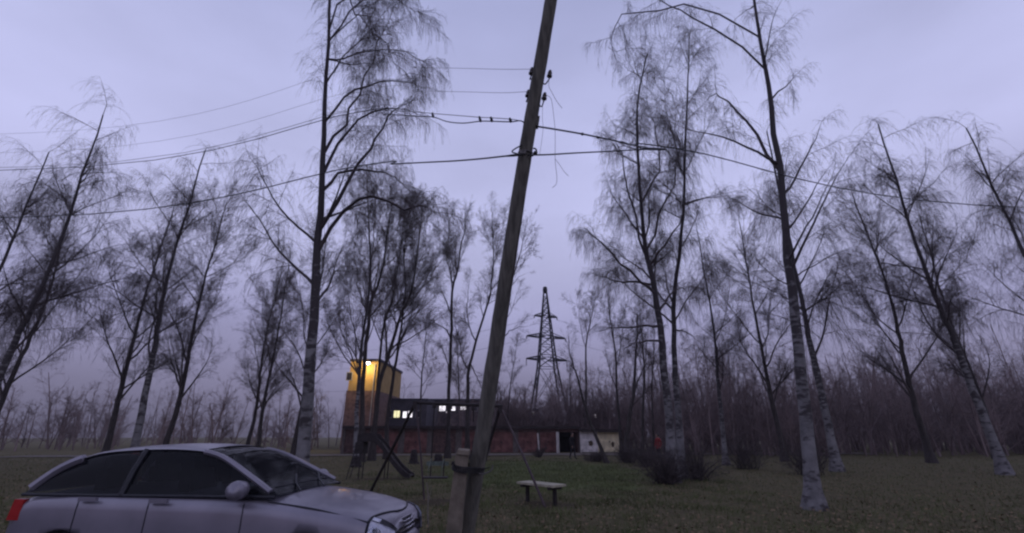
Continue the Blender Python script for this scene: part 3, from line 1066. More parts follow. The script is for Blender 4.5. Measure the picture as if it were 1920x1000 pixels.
a_p, a_s = on_pole(878), P(866, 876, 6.64)
for j, dz in enumerate((-.034, -.017, 0, .016, .032)):
    w_ = MB().tube(ring_path(a_s + sd * dz, a_p + pd * (dz + .01 * math.sin(j)), .128, .112, pd), .008, 6)
    w_.build('binding_wire', 'iron', pole, pole_base)
tail = smooth_path([a_s + np.array([-.06, -.13, .0]), P(853, 874, 6.5), P(849, 866, 6.5), P(847, 872, 6.5)], 10)
MB().tube(tail, .011, 6).build('wire_end', 'iron', pole, pole_base)
tail = smooth_path([P(892, 884, 6.75), P(900, 889, 6.72), P(910, 888, 6.7), P(921, 882, 6.7), P(924, 872, 6.7)], 14)
MB().tube(tail, .010, 6).build('wire_end', 'galv', pole, pole_base)
tail = smooth_path([P(886, 876, 6.75), P(897, 878, 6.7), P(908, 879, 6.7), P(919, 876, 6.7)], 14)
MB().tube(tail, .007, 6).build('wire_end', 'iron', pole, pole_base)


def insulator(px, py, s):
    """bell insulator on a bent iron hook screwed into the pole"""
    axis = on_pole(py + 10)
    d_ = np.linalg.norm(axis - np.array([0, 0, EYE]))
    Yp = axis[1]
    tip = P(px, py, Yp)
    lo_ = tip - pd * .085
    hook = smooth_path([axis + side_v * s * .07 - pd * .03, axis + side_v * s * .12 - pd * .075, lo_ - pd * .015, lo_ + pd * .02, tip - pd * .01], 12)
    ins = MB().lathe(tip - pd * .062, pd, [(0, .026), (.004, .042), (.03, .043), (.042, .030), (.052, .030), (.062, .036), (.078, .034), (.092, .026), (.104, .027), (.118, .018), (.122, .0)], 14)
    io = ins.build('insulator', 'ceramic', pole, pole_base, True)
    MB().tube(hook, .010, 7).build('hook', 'iron', io, pole_base)
    return tip


ins_pts = [insulator(997, 133, -1), insulator(1031, 138, 1), insulator(990.5, 175, -1), insulator(1021, 180, 1)]
# cable bracket with clamp
a_b = on_pole(288)
MB().tube(ring_path(a_b - side_v * .003, a_b + side_v * .003, .112, .112, pd, 24), .011, 6).build('clamp_band', 'galv', pole, pole_base)
MB().tube(smooth_path([P(979, 272, a_b[1] - .1), P(966, 279, a_b[1] - .1), P(960, 285, a_b[1] - .1), P(972, 289, a_b[1] - .1)], 12), .010, 6).build('cable_loop', 'cable', pole, pole_base)
MB().tube(smooth_path([P(1000, 278, a_b[1]), P(1005, 280, a_b[1]), P(1006, 286, a_b[1]), P(1002, 288, a_b[1])], 10), .012, 6).build('cable_loop', 'cable', pole, pole_base)
MB().lathe(P(1003.5, 291, a_b[1]), pd, [(0, .012), (.01, .03), (.05, .032), (.065, .015)], 10).build('clamp', 'iron', pole, pole_base, True)
MB().box(P(980, 285, a_b[1] - .115), (.10, .02, .05), np.stack([side_v, np.cross(pd, side_v), pd], 1)).build('bracket_plate', 'galv', pole, pole_base)
# crossbar block on the right where the pair of lines leaves the pole
a_c = on_pole(228)
MB().box(a_c + side_v * .095, (.05, .12, .16), np.stack([side_v, np.cross(pd, side_v), pd], 1)).build('cleat', 'timber', pole, pole_base)


# ------------------------------------------------------------------ overhead lines
def cable(label, pts, r, m='cable', n=60, name='overhead_cable', group='overhead lines on the leaning pole', parts=()):
    base = np.array(pts[0])
    root = thing(name, label, 'cable', base, group)
    q = smooth_path(pts, n)
    MB().tube(q, r, 6).build('conductor', m, root, base, True)
    for nm, mb, mm in parts:
        mb.build(nm, mm, root, base)
    return root


def far(p, d, L, sag=0):
    p = np.array(p)
    d = np.array(d, float)
    return p + d / np.linalg.norm(d) * L + np.array([0, 0, sag])


yb = a_b[1]
# service bundle: comes from the left, passes the clamp and runs off to the right
Lp = [P(978, 290, yb - .12), P(946, 293, yb - .15), P(900, 298, yb + .3), P(850, 302, yb + .8), P(790, 305, yb + 1.4), P(735, 308, yb + 2), P(664, 313, yb + 3)]
Lp.append(far(Lp[-1], (-1, .3, .02), 10))
Lp.append(far(Lp[-1], (-1, .1, .05), 24))
sl = MB().tube([P(978, 290.5, yb - .12), P(962, 291.5, yb - .14), P(947, 293, yb - .15)], [.017, .020, .012], 8)
cable('black insulated service cable leaving the pole clamp to the left', Lp, .0125, parts=[('sleeve', sl, 'cable')])
Rp = [P(990, 291, yb - .1), P(1030, 290, yb), P(1080, 287, yb + .4), P(1140, 284, yb + .9), P(1200, 281, yb + 1.4), P(1278, 280, yb + 2)]
Rp.append(far(Rp[-1], (1, .3, .02), 10))
Rp.append(far(Rp[-1], (1, .1, .05), 24))
sl = MB().tube([P(1196, 280.5, yb + 1.4), P(1212, 279, yb + 1.5), P(1240, 280, yb + 1.75), P(1250, 280.5, yb + 1.8)], [.012, .028, .024, .012], 8)
cable('black service cable leaving the pole clamp to the right, with a dark splice', Rp, .0115, parts=[('splice', sl, 'cable')])
yc = a_c[1]
# twin line with spacers, left
upper = [P(984, 229, yc), P(972, 226, yc), P(957, 223.5, yc + .2), P(921, 221, yc + .5), P(900, 220, yc + .7), P(850, 216, yc + 1.2), P(812, 213, yc + 1.6), P(780, 210, yc + 2), P(720, 207, yc + 2.6), P(660, 206, yc + 3.2)]
lower = [P(984, 231, yc), P(975, 226.5, yc), P(957, 228.5, yc + .2), P(921, 227.5, yc + .5), P(900, 227.5, yc + .7), P(868, 231, yc + 1.05), P(838, 228, yc + 1.35), P(812, 219.5, yc + 1.6), P(780, 218, yc + 2), P(720, 214, yc + 2.6), P(660, 212, yc + 3.2)]
for w_ in (upper, lower):
    w_.append(far(w_[-1], (-1, .3, .03), 10))
    w_.append(far(w_[-1], (-1, .1, .06), 24))
tw = thing('twin_line', 'pair of wires held apart by four dark spacer clips, left of the pole', 'cable', upper[0], 'overhead lines on the leaning pole')
MB().tube(smooth_path(upper, 60), .0065, 6).build('conductor', 'wire', tw, upper[0], True)
MB().tube(smooth_path(lower, 70), .0095, 6).build('conductor', 'cable', tw, upper[0], True)
for px, y0, y1, dy in ((811.5, 212, 220.5, 1.6), (900, 219, 228.5, .7), (921.5, 220, 228.5, .5), (957, 222, 229.5, .2)):
    MB().tube([P(px - 1.2, y0, yc + dy), P(px, (y0 + y1) / 2, yc + dy - .01), P(px + 1.4, y1, yc + dy)], [.018, .024, .020], 8).build('spacer_clip', 'cable', tw, upper[0])
rt = [P(1008, 237, yc), P(1040, 242, yc + .1), P(1092, 251, yc + .3), P(1121, 257, yc + .5), P(1150, 263, yc + .7), P(1176, 270, yc + .9)]
rt2 = [p + np.array([0, 0, -.012]) for p in rt]
tr_ = thing('twin_line', 'short pair of twisted lines with clips dropping right of the pole', 'cable', rt[0], 'overhead lines on the leaning pole')
rt.append(P(1215, 277, yc + 1.2))
rt2.append(P(1216, 277.5, yc + 1.2))
MB().tube(smooth_path(rt, 40), .0105, 6).build('conductor', 'cable', tr_, rt[0], True)
MB().tube(smooth_path(rt2, 40), .007, 6).build('conductor', 'wire', tr_, rt[0], True)
for px, py, dy in ((1092, 251.5, .3), (1121.5, 258, .5)):
    MB().tube([P(px - 3, py - .7, yc + dy), P(px, py, yc + dy), P(px + 3, py + .7, yc + dy)], [.014, .026, .014], 8).build('spacer_clip', 'cable', tr_, rt[0])
MB().tube([P(1160, 265.5, yc + .8), P(1168, 267.5, yc + .85), P(1177, 270.5, yc + .9)], [.013, .02, .014], 8).build('sleeve', 'cable', tr_, rt[0])
# faint bare wires from the left hand insulators
for (tip, py, lab) in ((ins_pts[0], 128, 'faint bare wire running left from the upper left insulator'), (ins_pts[2], 172, 'faint bare wire running left from the lower left insulator')):
    Q_ = [tip + pd * .03, P(940, py + 2, tip[1] + .4), P(860, py, tip[1] + 1.2), P(780, py - 1, tip[1] + 2), P(664, py - 1, tip[1] + 3.2)]
    Q_.append(far(Q_[-1], (-1, .3, .03), 10))
    Q_.append(far(Q_[-1], (-1, .1, .06), 24))
    cable(lab, Q_, .0035, 'wire', name='bare_wire')
# broken wires hanging down on the right
h = ins_pts[1]
cable('long broken wire hanging limp from the upper right insulator', [ins_pts[3] + pd * .02, P(1033, 185, h[1]), P(1038, 215, h[1]), P(1041, 250, h[1]), P(1041, 300, h[1]), P(1044, 330, h[1]), P(1043, 345, h[1]), P(1036, 352, h[1])], .0035, 'wire', name='broken_wire')
cable('short broken wire end kinked off the right hand insulator', [ins_pts[1] - pd * .02, P(1029, 160, h[1]), P(1034, 172, h[1]), P(1044, 190, h[1]), P(1054, 203, h[1])], .0035, 'wire', name='broken_wire')
cable('wisp of broken wire sticking out below the service cable', [P(1041, 298, h[1]), P(1050, 310, h[1]), P(1058, 322, h[1]), P(1066, 330, h[1])], .003, 'wire', name='broken_wire')
cable('thin loose wire hanging close along the right of the pole', [P(1018, 185, h[1]), P(1017, 220, h[1]), P(1018, 245, h[1]), P(1012, 290, h[1])], .003, 'wire', name='broken_wire')


# ------------------------------------------------------------------ lattice pylon
def pylon():
    g = P(1029, 815, 92)
    cx, cy = g[0], 92.0
    Hh = P(1024, 548, 92)[2]
    zk = P(1024, 690, 92)[2]          # where the legs start to splay
    root = thing('transmission_pylon', 'steel lattice transmission pylon with three crossarm levels beyond the garages', 'pylon', (cx, cy, 0))
    ang = R(45 + 5)
    ca = [(math.cos(ang + i * math.pi / 2), math.sin(ang + i * math.pi / 2)) for i in range(4)]

    def half(z):
        if z >= zk:
            return np.interp(z, [zk, Hh], [2.45, .42])
        return np.interp(z, [0, zk], [5.6, 2.45])

    def corner(i, z):
        h_ = half(z)
        return np.array([cx + ca[i % 4][0] * h_, cy + ca[i % 4][1] * h_, z])
    for i in range(4):
        lb = MB()
        for z0, z1 in ((-.1, zk), (zk, Hh)):
            lb.tube([corner(i, z0), corner(i, z1)], [.20, .17] if z0 < 1 else [.17, .11], 4)
        lb.build('leg', 'steel', root, (cx, cy, 0))
    zs = [zk * .5, zk]
    z = zk
    while z < Hh - 1.6:
        z += max(1.05, half(z) * .95)
        zs.append(min(z, Hh))
    br = MB()
    for a, c in zip([0] + zs[:-1], zs):
        for i in range(4):
            br.tube([corner(i, a), corner(i + 1, c)], .05, 4)
            br.tube([corner(i + 1, a), corner(i, c)], .05, 4)
            if c > zk * .6:
                br.tube([corner(i, c), corner(i + 1, c)], .055, 4)
    o = br.build('lattice_bracing', 'steel', root, (cx, cy, 0))
    o['kind'] = 'stuff'
    MB().lathe((cx, cy, Hh - .2), (0, 0, 1), [(0, .45), (.7, .5), (.75, .5), (1.3, .38), (1.3, .1)], 8).build('top_cap', 'steel', root, (cx, cy, 0))
    # crossarms: narrow at the top, the lower two wider; the left ends come a little nearer
    for py, half_px in ((594, 22), (633, 37), (675, 38)):
        zc = P(1024, py, 92)[2]
        reach = half_px / FOC * 92 * 1.08
        for s_ in (-1, 1):
            ad = np.array([s_ * math.cos(R(20)), s_ * math.sin(R(20)), 0])
            tip = np.array([cx, cy, zc]) + ad * reach
            arm = MB()
            pr = np.array([-ad[1], ad[0], 0])
            hb = half(zc) * .62
            for t_ in (-1, 1):
                arm.tube([np.array([cx, cy, zc]) + ad * hb * .6 + pr * hb * t_, tip], .12, 4)
                arm.tube([np.array([cx, cy, zc + .85]) + ad * hb * .6 + pr * hb * t_, tip + np.array([0, 0, .1])], .075, 4)
            for t_ in np.linspace(.2, .85, 5):
                p_ = np.array([cx, cy, zc]) * (1 - t_) + tip * t_
                arm.tube([p_ + pr * hb * (1 - t_), p_ - pr * hb * (1 - t_)], .05, 4)
                arm.tube([p_ + np.array([0, 0, -.02]), p_ + np.array([0, 0, .85 * (1 - t_) + .08])], .055, 4)
            ao = arm.build('crossarm', 'steel', root, (cx, cy, 0))
            drop = 1.35 if py == 675 else .5
            st = MB()
            prof = []
            for q_ in range(9):
                prof += [(q_ * drop / 9, .05), (q_ * drop / 9 + .05, .12), (q_ * drop / 9 + .09, .05)]
            st.lathe(tip, (0, 0, -1), prof, 8)
            st.build('insulator_string', 'ceramic', ao, (cx, cy, 0))
            # conductor running off the arm
            e = np.array(tip) + np.array([0, 0, -drop])
            lab = ('upper', 'middle', 'lower')[(594, 633, 675).index(py)] + (' left' if s_ < 0 else ' right')
            far_e = e + np.array([-math.sin(R(20)) * 0 - 55 * (1 if s_ < 0 else -1), 30, -2.5])
            midp = (e + far_e) / 2 - np.array([0, 0, 1.6])
            cable('power line leaving the %s arm of the pylon' % lab, [e, (e * .65 + midp * .35) - np.array([0, 0, .3]), midp, far_e], .028, 'wire', 24, 'power_line', 'power lines on the pylon')


pylon()


# ------------------------------------------------------------------ garages
row_l, row_r = np.array([-17.2, 46.3, 0]), np.array([14.4, 50.6, 0])
gd = (row_r - row_l) / np.linalg.norm(row_r - row_l)
gn = np.array([gd[1], -gd[0], 0])
gr = np.stack([gd, -gn, np.array([0, 0, 1.])], 1)


def row_at(px):
    """distance along the garage front line at photograph column px (near the ground)"""
    lo, hi = -30., 60.
    for _ in range(50):
        m_ = (lo + hi) / 2
        q = row_l + gd * m_ + np.array([0, 0, 1.])
        d_ = q[1] * CP + (q[2] - EYE) * SP
        if 960 + q[0] / d_ * FOC < px:
            lo = m_
        else:
            hi = m_
    return lo


def garage(label, x0, x1, gate, wallm='brick', h=2.3, openg=False, pier_w=.28, gate_h=1.92, extra=None, vents=False):
    s0, s1 = row_at(x0), row_at(x1)
    org = row_l + gd * s0
    root = thing('garage', label, 'garage', org, 'garages in the row behind the lawn')
    w = s1 - s0 - .015

    def L(a, d, z):
        return org + gd * a - gn * d + np.array([0, 0, z])

    def bx(a0, a1, d0, d1, z0, z1):
        return MB().box(L((a0 + a1) / 2, (d0 + d1) / 2, (z0 + z1) / 2), (a1 - a0, d1 - d0, z1 - z0), gr)
    bx(0, pier_w, 0, .3, 0, h).build('pier', 'pier' if wallm == 'brick' else wallm, root, org)
    bx(w - pier_w, w, 0, .3, 0, h).build('pier', 'pier' if wallm == 'brick' else wallm, root, org)
    bx(pier_w, w - pier_w, .02, .3, gate_h, h).build('lintel', wallm, root, org)
    bx(0, .2, .3, 5.6, 0, h).build('wall', wallm, root, org)
    bx(w - .2, w, .3, 5.6, 0, h).build('wall', wallm, root, org)
    bx(.2, w - .2, 5.4, 5.6, 0, h).build('wall', wallm, root, org)
    bx(-.0, w, -.28, 5.7, h, h + .14).build('roof', 'tar', root, org)
    bx(.0, w, -.32, -.285, h - .10, h + .17).build('fascia', 'tar', root, org)
    a0, a1 = pier_w, w - pier_w
    mid = (a0 + a1) / 2
    if openg:
        bx(a0, a1, 2.5, 2.55, 0, h).build('shade_panel', 'blackin', root, org)  # near-black panel: paints the shade in the depth of the open garage
        # left leaf swung open towards the lawn, right leaf folded back
        lf = MB()
        dirv = gn * math.cos(R(24)) - gd * math.sin(R(24))
        c = L(a0, 0, gate_h / 2) + dirv * .62
        rm = np.stack([dirv, np.cross(np.array([0, 0, 1.]), dirv), np.array([0, 0, 1.])], 1)
        lf.box(c, (1.2, .06, gate_h), rm)
        g_ = lf.build('gate_leaf', 'gate_white', root, org)
        for zz_ in (.25, gate_h - .3):
            MB().box(L(a0, 0, zz_) + dirv * .62 + np.cross(np.array([0, 0, 1.]), dirv) * -.045, (1.1, .03, .09), rm).build('brace', 'gate_dark', g_, org)
        return root
    for (p0, p1) in ((a0 + .01, mid - .008), (mid + .008, a1 - .01)):
        g_ = bx(p0, p1, .06, .12, .04, gate_h - .01).build('gate_leaf', gate, root, org)
        for zz_ in (.3, gate_h * .5, gate_h - .25):
            bx(p0 + .04, p1 - .04, .035, .0605, zz_ - .04, zz_ + .04).build('brace', gate, g_, org)
    bx(mid - .06, mid + .06, .02, .058, .95, 1.05).build('lock', 'iron', root, org)
    for q0, q1, z0, z1 in (extra or ()):
        b_ = MB()
        n_ = 14
        c = np.array([(q0 + q1) / 2, (z0 + z1) / 2])
        ring = [L(c[0] + (q1 - q0) / 2 * math.cos(a) * random.uniform(.75, 1.1), .03, c[1] + (z1 - z0) / 2 * math.sin(a) * random.uniform(.75, 1.1)) for a in np.linspace(0, 2 * math.pi, n_, endpoint=False)]
        back = [p - gn * .02 for p in ring]
        b_.add(ring + back, [tuple(range(n_))] + [(i, (i + 1) % n_, n_ + (i + 1) % n_, n_ + i) for i in range(n_)])
        b_.build('dark_patch', 'blotch', root, org)  # irregular dark blotch laid on the gate front
    return root


garage('red brick garage at the left end, behind the slide', 640, 697, 'gate_dark')
garage('red brick garage second from the left, behind the swing leg', 697, 752, 'gate_red')
garage('brown gated garage behind the left half of the swing', 752, 806, 'gate_red')
garage('dark gated garage seen through the hanging swing seat', 806, 860, 'gate_dark')
garage('dark gated garage hidden behind the leaning pole', 860, 913, 'gate_red')
garage('red gated garage just right of the leaning pole', 913, 969, 'gate_red', pier_w=.36)
garage('rust red garage with a pale joint strip at its right', 969, 1011, 'gate_red', pier_w=.16)
garage('brown garage left of the open white gate leaf', 1011, 1046, 'gate_red', pier_w=.1)
garage('open garage with a black interior and a white gate leaf', 1046, 1088, 'gate_white', openg=True, pier_w=.12)
garage('white gated garage with grey smudges, right of the open one', 1088, 1121, 'gate_white', wallm='gate_white', h=2.05, gate_h=1.8, pier_w=.14, extra=[(.85, 1.35, .55, 1.15)])
garage('cream garage with a dark patch at the right end', 1121, 1166, 'cream', wallm='cream', h=2.0, gate_h=1.75, pier_w=.18, extra=[(1.4, 1.75, .45, 1.05)])
s_ = row_l + gd * (row_at(1010) - .03) + gn * .03
pst = thing('strip_post', 'thin white post leaning between two rust red gates', 'post', s_)
MB().box(s_ + np.array([0, 0, .95]), (.11, .06, 1.7), gr @ np.array(Matrix.Rotation(R(-4), 3, 'Y'))).build('board', 'gate_white', pst, s_)


# ------------------------------------------------------------------ far buildings
def building(name, label, px0, px1, Y, top_py, wallm, windows, roofm='roof_dark', cat='building', depth=10, dark_rows=()):
    a = P(px0, 815, Y)
    c = P(px1, 815, Y)
    H_ = P((px0 + px1) / 2, top_py, Y)[2]
    org = np.array([(a[0] + c[0]) / 2, Y, 0])
    w = c[0] - a[0]
    root = thing(name, label, cat, org, 'buildings beyond the trees')
    MB().box((org[0], Y + depth / 2, H_ / 2), (w, depth, H_)).build('wall', wallm, root, org)
    MB().box((org[0], Y + depth / 2, H_ + .15), (w + .25, depth + .25, .3)).build('roof', roofm, root, org)
    MB().box((org[0], Y - .06, .35), (w + .02, .1, .7)).build('plinth', 'pier', root, org)
    for px, py, wp, hp, m in windows:
        q = P(px, py, Y)
        k_ = (Y * CP + (q[2] - EYE) * SP) / FOC
        ww, hh_ = wp * k_, hp * k_
        fb = MB()
        t_ = .07
        for dx, dz, sx_, sz_ in ((-ww / 2 - t_ / 2, 0, t_, hh_ + 2 * t_), (ww / 2 + t_ / 2, 0, t_, hh_ + 2 * t_), (0, hh_ / 2 + t_ / 2, ww, t_), (0, -hh_ / 2 - t_ / 2, ww, t_)):
            fb.box((q[0] + dx, Y - .04, q[2] + dz), (sx_, .08, sz_))
        fo = fb.build('window', 'frame', root, org)
        MB().box((q[0], Y - .012, q[2]), (ww, .02, hh_)).build('pane', m, fo, org)
        if ww > .6:
            MB().box((q[0], Y - .035, q[2]), (.05, .02, hh_)).build('mullion', 'frame', fo, org)
    for px, py, wp, hp in dark_rows:
        q = P(px, py, Y)
        k_ = (Y * CP + (q[2] - EYE) * SP) / FOC
        fo = MB().box((q[0], Y - .02, q[2]), (wp * k_ + .16, .04, hp * k_ + .16)).build('window', 'frame', root, org)
        MB().box((q[0], Y - .045, q[2]), (wp * k_, .02, hp * k_)).build('pane', 'glass_dark', fo, org)
    return root


building('workshop_building', 'flat roofed grey building with a lit yellow window behind the swing leg', 722, 797, 64, 752, 'wall_grey',
         [(744, 777, 11, 12, 'lit_yellow'), (759, 778, 7, 11, 'lit_white'), (769, 777, 8, 11, 'lit_white')], dark_rows=[(730, 777, 9, 11), (784, 777, 8, 11)])
building('workshop_building', 'long dull building with three bright white windows beyond the swing', 799, 906, 74, 752, 'wall_mauve',
         [(829.5, 766.5, 11, 9, 'lit_white'), (850, 766.5, 7, 7, 'lit_white'), (868, 766, 10, 5.5, 'lit_white'), (806, 778, 3, 6, 'lit_dim'), (838, 773, 3, 3, 'lit_dim'),
          (818, 791, 2, 5, 'lit_dim')], dark_rows=[(890, 767, 9, 8)])
building('brick_house', 'low dark house with four small lit windows right of the leaning pole', 948, 1012, 70, 771, 'wall_mauve',
         [(960, 780, 3, 4, 'lit_white'), (974, 776, 5, 6, 'lit_dim'), (982, 776, 4, 6, 'lit_dim'), (1000, 775, 3, 5, 'lit_dim')], depth=8)
building('brick_house', 'low house with tiny lit windows among the trees behind the white gates', 1080, 1150, 72, 772, 'wall_mauve',
         [(1103, 778, 2.5, 4, 'lit_dim'), (1116, 780, 3, 5, 'lit_dim'), (1092, 776, 2, 2, 'lit_dim')], depth=6)
building('workshop_building', 'low grey building at the left behind the pale birch', 655, 720, 80, 760, 'wall_grey',
         [(685, 777, 6, 4, 'lit_white'), (709, 775, 4, 5, 'lit_dim'), (705, 777, 2, 3, 'lit_dim')], dark_rows=[(668, 778, 7, 8)])

# ochre house at the left lit by its own yard lamp
ob = building('apartment_building', 'ochre block lit warm by a lamp under its roof', 642, 699, 58, 678, 'ochre',
              [], dark_rows=[(655, 706, 9, 13)], depth=12)
ob_h = P(670, 733, 58)[2]
ob_a, ob_c = P(642, 815, 58)[0], P(699, 815, 58)[0]
MB().box(((ob_a + ob_c) / 2, 58 + 5.96, ob_h / 2), (ob_c - ob_a + .2, 12.2, ob_h)).build('lower_storey', 'brick', ob, tuple(ob.location))
MB().tube([(ob_c - .5, 57.86, .1), (ob_c - .5, 57.86, ob_h + 3.2)], .06, 8).build('drainpipe', 'frame', ob, tuple(ob.location))
lp_ = P(690, 681, 57.0)
lamp = thing('yard_lamp', 'bright white lamp high on the corner of the ochre block', 'lamp', lp_)
MB().tube([lp_ + np.array([0, 1.0, .3]), lp_ + np.array([0, .5, .45]), lp_ + np.array([0, 0, .22])], .04, 8).build('arm', 'iron', lamp, lp_)
MB().lathe(lp_ + np.array([0, 0, .22]), (0, 0, -1), [(0, .08), (.05, .3), (.14, .36), (.16, .34)], 14).build('shade', 'iron', lamp, lp_)
MB().lathe(lp_ + np.array([0, 0, .07]), (0, 0, -1), [(0, .26), (.12, .25), (.22, .14), (.25, .0)], 14).build('bulb', 'lamp_glow', lamp, lp_, True)
ld = bpy.data.lights.new('yard_lamp_light', 'POINT')
ld.energy = 480
ld.color = (1, .70, .28)
ld.shadow_soft_size = .25
lo_ = bpy.data.objects.new('yard_lamp_light', ld)
COL.objects.link(lo_)
lo_.parent = lamp
lo_.location = (-.2, -.45, -.35)


# ------------------------------------------------------------------ swing
def swing():
    f1, f2, f3, f4 = G(694, 921), G(796, 938), G(888, 931), G(1023, 949)
    top_l, top_r = P(779, 755, 13.4), P(938, 762, 13.3)
    base = np.array([(top_l[0] + top_r[0]) / 2, 13.4, 0])
    root = thing('playground_swing', 'dark A-frame playground swing with one seat, half behind the pole', 'swing', base)
    for t, f_, m_, r_ in ((top_l, f1, 'swing', .045), (top_l, f2, 'swing_worn', .025), (top_r, f3, 'swing', .045), (top_r, f4, 'swing_worn', .032)):
        f_ = np.array([f_[0], f_[1], -.05])
        q = smooth_path([f_, f_ * .5 + t * .5 + np.array([.012, 0, .02]), t], 9)
        MB().tube(q, r_, 8).build('leg', m_, root, base)
    MB().tube([top_l + np.array([-.06, 0, 0]), top_r + np.array([.06, 0, 0])], .046, 10).build('crossbar', 'swing', root, base)
    for t, s_ in ((top_l, 1), (top_r, 1)):
        MB().box(t + np.array([0, 0, -.07]), (.10, .14, .2)).build('corner_plate', 'swing', root, base)
    bar = lambda px: top_l + (top_r - top_l) * (px - 779) / (938 - 779)
    for px in (815, 845):
        c = bar(px)
        MB().box(c + np.array([0, 0, -.06]), (.10, .12, .15)).build('hinge', 'swing', root, base)
    c = bar(888)
    MB().box(c + np.array([0, 0, -.06]), (.09, .12, .16)).build('hinge', 'swing', root, base)
    MB().tube([c + np.array([0, 0, -.1]), c + np.array([.01, 0, -.45])], .02, 6).build('broken_rod', 'swing', root, base)
    sz = .56
    b1, b2 = bar(815), bar(845)
    s1, s2 = b1 + np.array([-.02, -.05, 0]), b2 + np.array([-.12, -.05, 0])
    s1[2] = s2[2] = sz
    seat = MB()
    mid = (s1 + s2) / 2
    for dy in (-.13, 0, .13):
        MB().box(mid + np.array([0, dy, 0]), (.62, .105, .035)).build('seat_slat', 'swing', root, base)
    for b_, s_ in ((b1, s1), (b2, s2)):
        MB().tube([b_ + np.array([0, 0, -.1]), s_ + np.array([0, .16, .45]), s_ + np.array([0, .16, .0])], .017, 6).build('hanger_rod', 'swing', root, base)
        MB().tube([s_ + np.array([0, .16, .45]), s_ + np.array([0, -.2, .25]), s_ + np.array([0, -.2, 0])], .012, 6).build('arm_rail', 'swing_green', root, base)
    MB().box(mid + np.array([0, .17, .33]), (.60, .03, .10)).build('backrest', 'swing_green', root, base)


swing()


# ------------------------------------------------------------------ slide
def slide():
    Y = 20.0
    base = np.array([P(715, 880, Y)[0], Y, 0])
    root = thing('playground_slide', 'small dark hump backed slide at the left of the lawn', 'slide', base)
    path = TP(Y, [(675, 827), (688, 823), (704, 824), (717, 833), (729, 850), (742, 868), (754, 882), (763, 889), (773, 891)])
    q = smooth_path(path, 26)
    wv = np.array([.12, 1, 0.]) * .28
    for s_ in (-1, 1):
        sd_ = MB()
        V = []
        for i, p in enumerate(q):
            hgt = .26 if i > 7 else .40
            hgt *= 1 if i < 22 else (26 - i) / 5
            c = p + wv * s_
            V += [c + np.array([0, -.018, -.10]), c + np.array([0, .018, -.10]), c + np.array([0, .018, hgt * .55]), c + np.array([0, -.018, hgt * .55])]
        n = len(q)
        F = [(i * 4 + j, i * 4 + (j + 1) % 4, i * 4 + 4 + (j + 1) % 4, i * 4 + 4 + j) for i in range(n - 1) for j in range(4)] + [(3, 2, 1, 0), (4 * n - 4, 4 * n - 3, 4 * n - 2, 4 * n - 1)]
        sd_.add(V, F).build('side_board', 'slide', root, base)
    ch = MB()
    V = []
    for p in q:
        V += [p + wv * .97, p - wv * .97, p - wv * .97 + np.array([0, 0, -.03]), p + wv * .97 + np.array([0, 0, -.03])]
    ch.add(V, [(i * 4 + j, i * 4 + (j + 1) % 4, i * 4 + 4 + (j + 1) % 4, i * 4 + 4 + j) for i in range(len(q) - 1) for j in range(4)])
    ch.build('chute', 'slide_in', root, base)
    # platform box and legs
    a = P(684, 832, Y)
    MB().box(a + np.array([-.12, 0, -.16]), (.34, .62, .42)).build('platform', 'slide', root, base)
    for px, yy in ((682, -.25), (682, .25), (727, -.25), (727, .25)):
        t = P(px, 830 if px < 700 else 852, Y)
        t[1] += yy
        MB().tube([np.array([t[0], t[1], -.03]), t], .022, 6).build('leg', 'slide', root, base)
    l0 = P(666, 880, Y)
    for yy in (-.22, .22):
        MB().tube([np.array([l0[0] - .25, Y + yy, -.02]), a + np.array([-.25, yy, .05]), a + np.array([-.2, yy, .55])], .018, 6).build('ladder_rail', 'slide', root, base)
    for i in range(4):
        t = (i + .7) / 4.5
        c = np.array([l0[0] - .25, Y, 0]) * (1 - t) + (a + np.array([-.25, 0, .05])) * t
        c[2] = t * a[2]
        MB().tube([c + np.array([0, -.22, 0]), c + np.array([0, .22, 0])], .014, 6).build('rung', 'slide', root, base)


slide()


# ------------------------------------------------------------------ bench
def bench():
    zt = .43
    l, r = G(980, 904.5, zt), G(1050, 912, zt)
    d = (r - l) / np.linalg.norm(r - l)
    nrm = np.array([-d[1], d[0], 0])
    if nrm[1] > 0:
        nrm = -nrm
    mid = (l + r) / 2
    L = np.linalg.norm(r - l) - .02
    base = np.array([mid[0], mid[1], 0])
    root = thing('park_bench', 'backless bench with a pale plank seat on two dark posts', 'bench', base)
    rm = np.stack([d, -nrm, np.array([0, 0, 1.])], 1)
    for o_, t_ in ((-.118, 0.004), (.118, 0)):
        MB().box(mid + nrm * o_ + np.array([0, 0, t_]), (L, .228, .05), rm).build('seat_plank', 'plank', root, base)
    for t in (-.38, .38):
        c = mid + d * t * L * .97
        MB().box(np.array([c[0], c[1], .19]), (.075, .075, .42), rm).build('leg', 'swing', root, base)
        MB().box(c + np.array([0, 0, -.06]), (.08, .44, .065), rm).build('bracket', 'swing', root, base)


bench()


